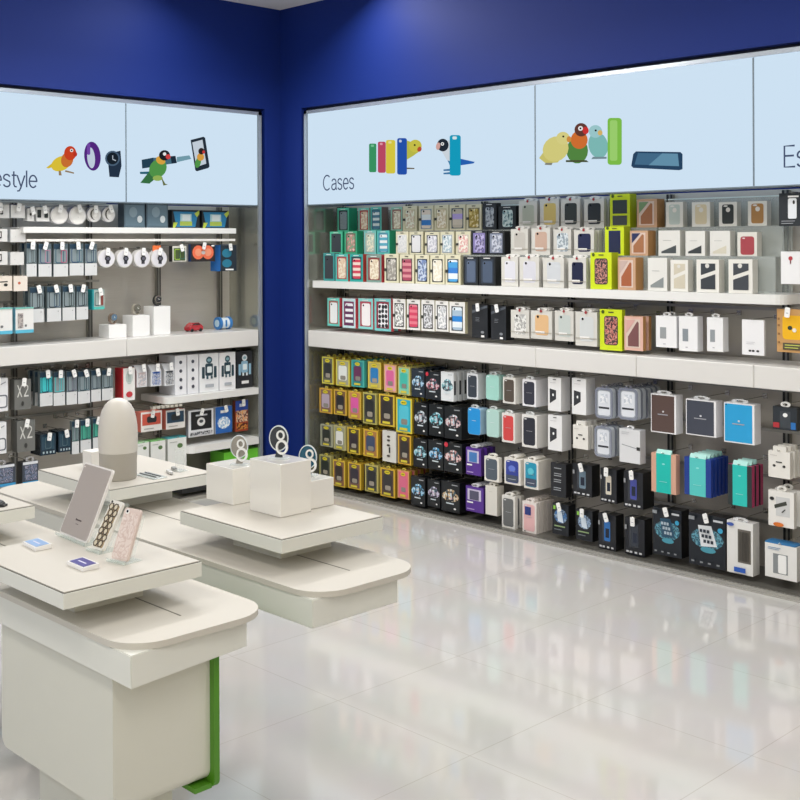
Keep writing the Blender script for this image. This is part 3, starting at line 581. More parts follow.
  (2867, 3010, 660, 850, 40, 'tab:5c4a44', 'white tablet box with brown front', 60, 0, 0, 1),
  (3065, 3228, 670, 842, 40, 'tab:474b56', 'white tablet box with slate front', 60, 0, 0, 1),
  (3270, 3426, 658, 845, 40, 'tab:2fa4dc', 'white tablet box with blue front', 60, 0, 0, 1),
  (3518, 3634, 746, 850, 40, 'adapt', 'black charger pack with red corner', 60, 0, 0, 1),
 ]),
 ('B2','R','second peg row, right wall','packs on the second peg row of the right wall',[
  (342, 465, 502, 661, 40, 'yel:d8a83c:8a6a58:b8a8b8', 'amber pack with grey rugged case', 25, 4, 50, 1),
  (485, 605, 504, 664, 40, 'yel:d8b040:7a5a3c:2a2a2c', 'amber pack with black rugged case', 25, 4, 50, 1),
  (624, 741, 493, 666, 40, 'yel:d8b040:c88858:e060a8', 'amber pack with magenta rugged case', 25, 4, 50, 1),
  (759, 882, 476, 669, 40, 'yel:b8b060:4a4a44:2c2e30', 'olive-edged pack with black rugged case', 25, 4, 50, 1),
  (905, 1042, 480, 673, 40, 'yel:e0c040:4a3a34:33302f', 'amber pack with dark brown case', 25, 4, 50, 1),
  (1055, 1192, 455, 666, 40, 'yel:e0d040:2ab0c8:58c8dc', 'yellow-edged turquoise pack', 25, 3, 50, 1),
  (1209, 1321, 462, 649, 40, 'wp:1c2024:c0c0c8', 'black splash pack with grey picture', 25, 3, 60, 1),
  (1333, 1451, 467, 652, 40, 'wp:1c2024:48c0d0', 'black splash pack with cyan picture', 25, 3, 60, 1),
  (1459, 1593, 466, 651, 40, 'wp:1c2024:d0a0a0', 'wide black splash pack, rosy picture', 150, 0, 0, 1),
  (1643, 1739, 510, 661, 40, 'ph:2898e0:a8c8e0', 'bright blue boxed case', 70, 0, 0, 1),
  (1784, 1876, 512, 666, 40, 'ph:b8dcd4:b8d4cc', 'pale mint boxed case', 60, 0, 0, 1),
  (1898, 1991, 495, 656, 40, 'ph:d84c4c:e8e4e0', 'white box with red front', 80, 0, 0, 1),
  (2041, 2145, 486, 662, 40, 'ph:30323c:eae8e4', 'white box with black front', 120, 0, 0, 1),
  (2221, 2314, 491, 678, 40, 'poly', 'white box with dark polygon', 80, 0, 0, 1),
  (2387, 2483, 520, 643, 40, 'dots', 'small white header pack with two dots', 25, 2, 45, 1),
  (2527, 2633, 496, 653, 40, 'rnd', 'clear rounded pack with black strip', 25, 2, 45, 1),
  (2679, 2802, 487, 656, 40, 'script', 'white box with grey script line', 50, 0, 0, 1),
  (2868, 3008, 365, 557, 40, 'pf:d8a890:18c0b4', 'pink folio with turquoise band', 35, 0, 0, 1),
  (3055, 3200, 379, 560, 40, 'pf:1c3c90:58ccc8', 'navy folio with turquoise band', 20, 4, 35, 1),
  (3289, 3412, 367, 556, 40, 'pf:2a3234:28c4ba:a02858', 'charcoal folio with turquoise band', 25, 2, 40, 1),
  (3495, 3600, 525, 645, 40, 'dots', 'large white header pack, two dots', 25, 2, 45, 1),
 ]),
 ('B3','R','third peg row, right wall','packs on the third peg row of the right wall',[
  (350, 469, 286, 426, 40, 'yel:a8a890:6a6a60:2c2c2c', 'grey-yellow pack with black case', 25, 4, 50, 1),
  (481, 594, 280, 433, 40, 'yel:b8b078:9a9a80:e8e8e4', 'olive pack with white case', 25, 4, 50, 1),
  (613, 730, 271, 435, 40, 'yel:d8b838:5a4a30:3a3038', 'yellow pack with dark violet case', 25, 4, 50, 1),
  (762, 894, 272, 440, 40, 'yel:e0b83c:b07c48:44506c', 'yellow pack with slate blue case', 25, 4, 50, 1),
  (935, 1053, 263, 452, 40, 'slim', 'white slim box with black marks', 50, 0, 0, 1),
  (1071, 1182, 265, 443, 40, 'yel:e0b038:5c4230:3a3634', 'yellow pack with dark brown case', 25, 3, 50, 1),
  (1203, 1316, 265, 434, 40, 'wp:1c2024:78c8d8', 'black splash pack with pale cyan picture', 25, 3, 60, 1),
  (1328, 1446, 270, 441, 40, 'wp:1c2024:40a8e0', 'black splash pack with blue picture', 25, 3, 60, 1),
  (1454, 1596, 272, 442, 40, 'wp:1c2024:e8a8a0:r', 'black splash pack with red dot', 150, 0, 0, 1),
  (1627, 1741, 279, 433, 40, 'pur:4a80c0', 'purple box with blue picture', 25, 2, 50, 1),
  (1767, 1874, 262, 399, 40, 'ph:56606c:ece8e0:t', 'ivory header box with slate front', 25, 0, 0, 1),
  (1914, 2029, 267, 410, 40, 'ph:3848a0:e8e4dc:t', 'ivory header box with violet circle front', 110, 0, 0, 1),
  (2054, 2154, 262, 417, 40, 'ph:2a98b8:e8e4dc:t', 'ivory header box with cyan screen', 120, 0, 0, 1),
  (2239, 2339, 247, 425, 40, 'ptxt', 'black box with white text lines', 50, 0, 0, 1),
  (2385, 2507, 276, 440, 40, 'blk:6a8090', 'black window box, grey case', 70, 0, 0, 2),
  (2561, 2660, 267, 439, 40, 'blk:d8d0c0', 'black window box, cream case', 80, 0, 0, 2),
  (2705, 2818, 263, 444, 40, 'blk:4850a0', 'black window box, violet screen', 100, 0, 0, 2),
  (3494, 3618, 304, 465, 40, 'charger', 'white header pack with grey charger', 25, 1, 60, 1),
 ]),
 ('B4','R','bottom peg row, right wall','packs on the bottom peg row of the right wall',[
  (339, 453, 71, 227, 40, 'yel:b0a868:5a5a50:2a2a2c', 'olive-yellow pack with black case', 25, 4, 50, 1),
  (472, 588, 45, 212, 40, 'yel:d8b840:8a6048:3c3030', 'yellow pack with brown rugged case', 25, 4, 50, 1),
  (616, 738, 51, 215, 40, 'yel:dcb838:7a5a50:3a3440', 'yellow pack with violet black case', 25, 4, 50, 1),
  (775, 893, 55, 223, 40, 'yel:c0b468:4c4c46:2a2c2e', 'pale yellow pack with black case', 25, 4, 50, 1),
  (915, 1043, 47, 221, 40, 'yel:dcb438:5a463c:3a3838', 'yellow pack with charcoal case', 25, 4, 50, 1),
  (1066, 1164, 58, 227, 40, 'yel:e0a070:e87088:e07090', 'coral pink pack', 25, 3, 50, 1),
  (1181, 1298, 33, 206, 40, 'wp:1c2024:58b0e0', 'black splash pack with sky blue picture', 25, 3, 60, 1),
  (1320, 1420, 47, 206, 40, 'wp:1c2024:c8b0d0', 'black splash pack with lilac picture', 25, 3, 60, 1),
  (1432, 1575, 40, 214, 40, 'wp:1c2024:d8b070', 'black splash pack with yellow picture', 150, 0, 0, 1),
  (1625, 1759, 70, 212, 40, 'pur:5a5870', 'purple box with grey picture', 25, 2, 50, 1),
  (1774, 1859, 73, 236, 40, 'plain', 'tall plain ivory box', 60, 0, 0, 1),
  (1895, 1989, 19, 199, 40, 'ph:6a6c6c:e4e2dc:h', 'ivory box with grey front', 25, 1, 50, 1),
  (2042, 2139, 20, 189, 40, 'ph:e8b8b8:e8e0da:h', 'ivory box with pink front', 25, 4, 32, 1),
  (2248, 2355, 47, 211, 40, 'blk2:4878b0', 'black box, blue picture and green mark', 60, 0, 0, 2),
  (2404, 2509, 45, 204, 40, 'blk2:90a8c8', 'black box, pale picture and green mark', 60, 0, 0, 2),
  (2547, 2655, 25, 205, 40, 'blk:2c70b8', 'black window box, blue screen', 70, 0, 0, 2),
  (2710, 2826, 28, 212, 40, 'blk:343a44', 'black window box, dark case', 70, 0, 0, 2),
  (2876, 3037, 59, 290, 40, 'tbox:2a5068', 'wide black box with dark tablet', 70, 0, 0, 2),
  (3079, 3275, 48, 296, 40, 'tbox:e4e8ec', 'wide black box with white tablet', 70, 0, 0, 2),
  (3283, 3416, 49, 292, 40, 'key', 'white box with keyboard window', 60, 0, 0, 1),
  (3476, 3631, 67, 222, 40, 'hdr', 'white box with blue header', 90, 0, 0, 1),
 ]),
 ('LT','L','top left shelf, left wall','gadgets in the top row of the left wall',[
  (-2003, -1878, 1749, 1825, 80, 'note', 'white cube with black music note', 60, 0, 0, 2),
  (-1869, -1785, 1751, 1824, 80, 'plainw', 'blank white cube', 60, 0, 0, 2),
  (-1770, -1730, 1735, 1806, 80, 'dotb', 'narrow white box with black dot', 50, 0, 0, 2),
  (-1715, -1635, 1733, 1813, 80, 'lens', 'white box with two dark lenses', 60, 0, 0, 2),
 ]),
 ('LT2','L','top shelf, left wall','toys and boxes standing on the top left shelf',[
  (-1134, -987, 1702, 1849, 100, 'gbox', 'grey-blue window box with white disc, left', 70, 0, 0, 0),
  (-976, -821, 1702, 1853, 100, 'gbox', 'grey-blue window box, white disc, right', 70, 0, 0, 0),
  (-792, -584, 1702, 1816, 100, 'toy', 'blue and lime toy box, left', 80, 0, 0, 0),
  (-565, -353, 1702, 1816, 100, 'toy', 'blue and lime toy box, right', 80, 0, 0, 0),
 ]),
 ('LA','L','left wall','small white boxes at the left end of the left wall',[
  (-2013, -1900, 1618, 1688, 60, 'note', 'lower white cube with music note', 60, 0, 0, 1),
  (-1882, -1792, 1615, 1686, 60, 'plainw', 'second blank white cube down', 60, 0, 0, 1),
  (-2014, -1900, 1488, 1563, 60, 'note', 'lowest white cube with music note', 60, 0, 0, 1),
  (-1883, -1802, 1486, 1559, 60, 'plainw', 'lowest blank white cube', 60, 0, 0, 1),
  (-2003, -1874, 1343, 1426, 60, 'shoe', 'ivory box with black mark', 60, 0, 0, 1),
  (-1864, -1782, 1339, 1424, 60, 'heart', 'ivory box with small red mark', 60, 0, 0, 1),
 ]),
 ('LB','L','second row, left wall','wristband packs in the second row of the left wall',[
  (-1787, -1726, 1419, 1609, 60, 'band:5a6a6c:2a3034', 'wristband pack with grey band', 25, 1, 60, 2),
  (-1714, -1634, 1417, 1606, 60, 'band:2a4a6c:b87898', 'wristband pack with blue and pink bands', 25, 1, 60, 2),
  (-1621, -1530, 1415, 1606, 60, 'band:28586c:b85078', 'wristband pack with teal and crimson bands', 25, 1, 60, 2),
  (-1520, -1430, 1419, 1606, 60, 'band:2a4c70:3c6c7c', 'wristband pack with teal band', 25, 1, 60, 2),
  (-1421, -1342, 1417, 1605, 60, 'band:1f3a5c:2c5060', 'wristband pack with navy band', 25, 1, 60, 2),
  (-815, -712, 1490, 1588, 60, 'glow', 'small pack with lime band', 40, 0, 0, 2),
  (-678, -494, 1488, 1600, 60, 'fig8', 'black pack with orange figure-eight toy', 30, 0, 0, 2),
  (-451, -323, 1423, 1592, 60, 'sky', 'black pack with two blue discs', 110, 0, 0, 2),
 ]),
 ('LC','L','third row, left wall','wristband packs in the third row of the left wall',[
  (-1767, -1682, 1157, 1359, 60, 'band:2a3438:3a4448', 'wristband pack with black band', 25, 1, 60, 2),
  (-1663, -1575, 1157, 1359, 60, 'band:2a3840:34506c', 'wristband pack with dark blue band', 25, 1, 60, 2),
  (-1566, -1486, 1158, 1359, 60, 'band:23343a:2c4440', 'wristband pack with dark green band', 25, 1, 60, 2),
  (-1477, -1402, 1160, 1356, 60, 'band:20303c:34484c', 'wristband pack with smoky band', 25, 1, 60, 2),
  (-1373, -1293, 1214, 1332, 60, 'tealb', 'teal pack with red and black bands', 70, 0, 0, 2),
 ]),
 ('LD','L','hanging above the left counter','teal edged packs above the left counter',[
  (-2020, -1878, 1102, 1249, 50, 'dog', 'teal-edged white pack, leftmost', 40, 0, 0, 1),
  (-1859, -1751, 1102, 1246, 50, 'dog', 'teal-edged white pack beside the upright', 40, 0, 0, 1),
 ]),
 ('LE','L','first row under left counter','packs in the first row under the left counter',[
  (-2033, -1906, 674, 857, 50, 'swirl', 'white box with grey curve', 50, 0, 0, 2),
  (-1867, -1768, 672, 841, 50, 'x2', 'grey box reading X2', 60, 0, 0, 2),
  (-1714, -1636, 677, 874, 50, 'band:40c0c4:1f5c7c', 'wristband pack with bright cyan card', 25, 2, 60, 2),
  (-1630, -1558, 672, 868, 50, 'band:38b8bc:5ac8d0', 'wristband pack with aqua band', 25, 2, 60, 2),
  (-1548, -1481, 670, 864, 50, 'band:3c4258:5a4a6c', 'wristband pack with purple band', 25, 2, 60, 2),
  (-1475, -1397, 668, 858, 50, 'band:24404c:34606c', 'wristband pack with deep teal band', 25, 2, 60, 2),
  (-1389, -1326, 672, 858, 50, 'band:28384c:3c505c', 'wristband pack with slate band', 25, 2, 60, 2),
  (-1318, -1244, 673, 855, 50, 'band:20343c:30484c', 'wristband pack with charcoal band', 25, 2, 60, 2),
  (-1183, -1094, 656, 852, 50, 'redb', 'white pack with oval, red side', 80, 0, 0, 2),
  (-1080, -1009, 729, 860, 50, 'slant:c8b8b8', 'small slanted pack with pink print', 60, 0, 0, 2),
  (-981, -906, 726, 856, 50, 'slant:2858a8', 'small slanted pack with blue print', 60, 0, 0, 2),
  (-884, -811, 721, 855, 50, 'slant:3a4048', 'small slanted pack with black print', 60, 0, 0, 2),
 ]),
 ('LF','L','robot shelf, left wall','robot boxes on the small left shelf',[
  (-807, -722, 655, 902, 50, 'icons', 'white box with column of icons, left', 180, 0, 0, 0),
  (-715, -632, 655, 901, 50, 'icons', 'white box with column of icons, right', 180, 0, 0, 0),
  (-624, -477, 655, 899, 50, 'robot:eef0f2:2a4450', 'white box with dark robot, left', 160, 0, 0, 0),
  (-470, -343, 655, 896, 50, 'robot:f2f2f4:2a4450', 'white box with dark robot, right', 160, 0, 0, 0),
  (-335, -204, 655, 893, 50, 'robot:26282e:90b8d0', 'black box with pale blue robot', 120, 0, 0, 0),
 ]),
 ('LG','L','second row under left counter','packs in the second row under the left counter',[
  (-2034, -1916, 439, 613, 50, 'swirl', 'white box with grey curve', 50, 0, 0, 2),
  (-1853, -1745, 433, 608, 50, 'x2', 'grey box reading X2', 60, 0, 0, 2),
  (-1712, -1616, 396, 516, 50, 'navy', 'navy window pack, left', 120, 0, 0, 2),
  (-1600, -1521, 400, 521, 50, 'navy', 'navy window pack, right', 120, 0, 0, 2),
  (-1515, -1470, 379, 571, 50, 'band:2c6c60:1f4c50', 'wristband pack mostly hidden', 25, 0, 0, 2),
  (-1460, -1392, 382, 570, 50, 'band:48a890:2c4c54', 'wristband pack with green card', 25, 1, 60, 2),
  (-1379, -1319, 390, 573, 50, 'band:48a890:2a4a50', 'wristband pack beside white dome', 25, 1, 60, 2),
  (-1053, -904, 453, 573, 50, 'cam:c85848', 'small pack with coral window', 70, 0, 0, 2),
  (-875, -735, 449, 567, 50, 'cam:2c4860', 'small pack with dark blue window', 70, 0, 0, 2),
  (-709, -518, 379, 548, 50, 'skull', 'black and white pack, white emblem', 30, 0, 0, 2),
  (-502, -372, 378, 549, 50, 'sea', 'blue pack with white splash', 30, 0, 0, 2),
  (-344, -243, 374, 574, 50, 'city', 'orange and blue skyline pack', 30, 0, 0, 2),
 ]),
 ('LH','L','lowest left row','packs in the lowest row of the left wall',[
  (-2028, -1868, 257, 376, 40, 'low', 'dark picture pack, left', 60, 0, 0, 1),
  (-1827, -1730, 248, 375, 40, 'low', 'dark picture pack, right', 60, 0, 0, 1),
 ]),
 ('LI','L','beside lowest left shelf','white and green boxes beside the lowest left shelf',[
  (-1088, -1004, 249, 389, 40, 'grn:a8d8a8', 'small white box with green top', 80, 0, 0, 1),
  (-990, -886, 210, 388, 40, 'grn:78c070', 'white box with green leaf top', 80, 0, 0, 1),
  (-868, -732, 178, 390, 40, 'grn:48a8b0', 'white box with teal top', 80, 0, 0, 1),
 ]),
 ('LJ','L','floor of left wall','storage boxes on the left wall plinth',[
  (-780, -476, 40, 87, 20, 'gfx', 'black box with white line drawing', 120, 0, 0, 0),
  (-459, -152, 40, 255, 20, 'gsl', 'bright green low box', 150, 0, 0, 0),
 ]),
 ('LR','L','top row of left wall','round gadgets in the top row of the left wall',[
  (-1628, -1518, 1719, 1821, 80, 'disc:speaker', 'round white speaker with thin seam', 30, 0, 0, 2),
  (-1511, -1401, 1717, 1823, 80, 'disc:puck', 'plain round white speaker', 50, 0, 0, 2),
  (-1392, -1302, 1733, 1822, 80, 'disc:phones', 'white round headphone pack, left', 25, 0, 0, 2),
  (-1292, -1208, 1734, 1824, 80, 'disc:phones', 'white round headphone pack, right', 25, 0, 0, 2),
 ]),
 ('LW','L','second row of left wall','round watch packs in the second row of the left wall',[
  (-1341, -1227, 1462, 1569, 50, 'disc:watch', 'round white watch pack beside wristband packs', 40, 0, 0, 2),
  (-1215, -1107, 1460, 1568, 50, 'disc:watch', 'round white watch pack, second from wristbands', 40, 0, 0, 2),
  (-1097, -984, 1458, 1568, 50, 'disc:watch', 'round white watch pack, third from wristbands', 40, 0, 0, 2),
  (-977, -862, 1456, 1567, 50, 'disc:watch:o', 'round white watch pack with orange tab behind', 40, 0, 0, 2),
 ]),
]
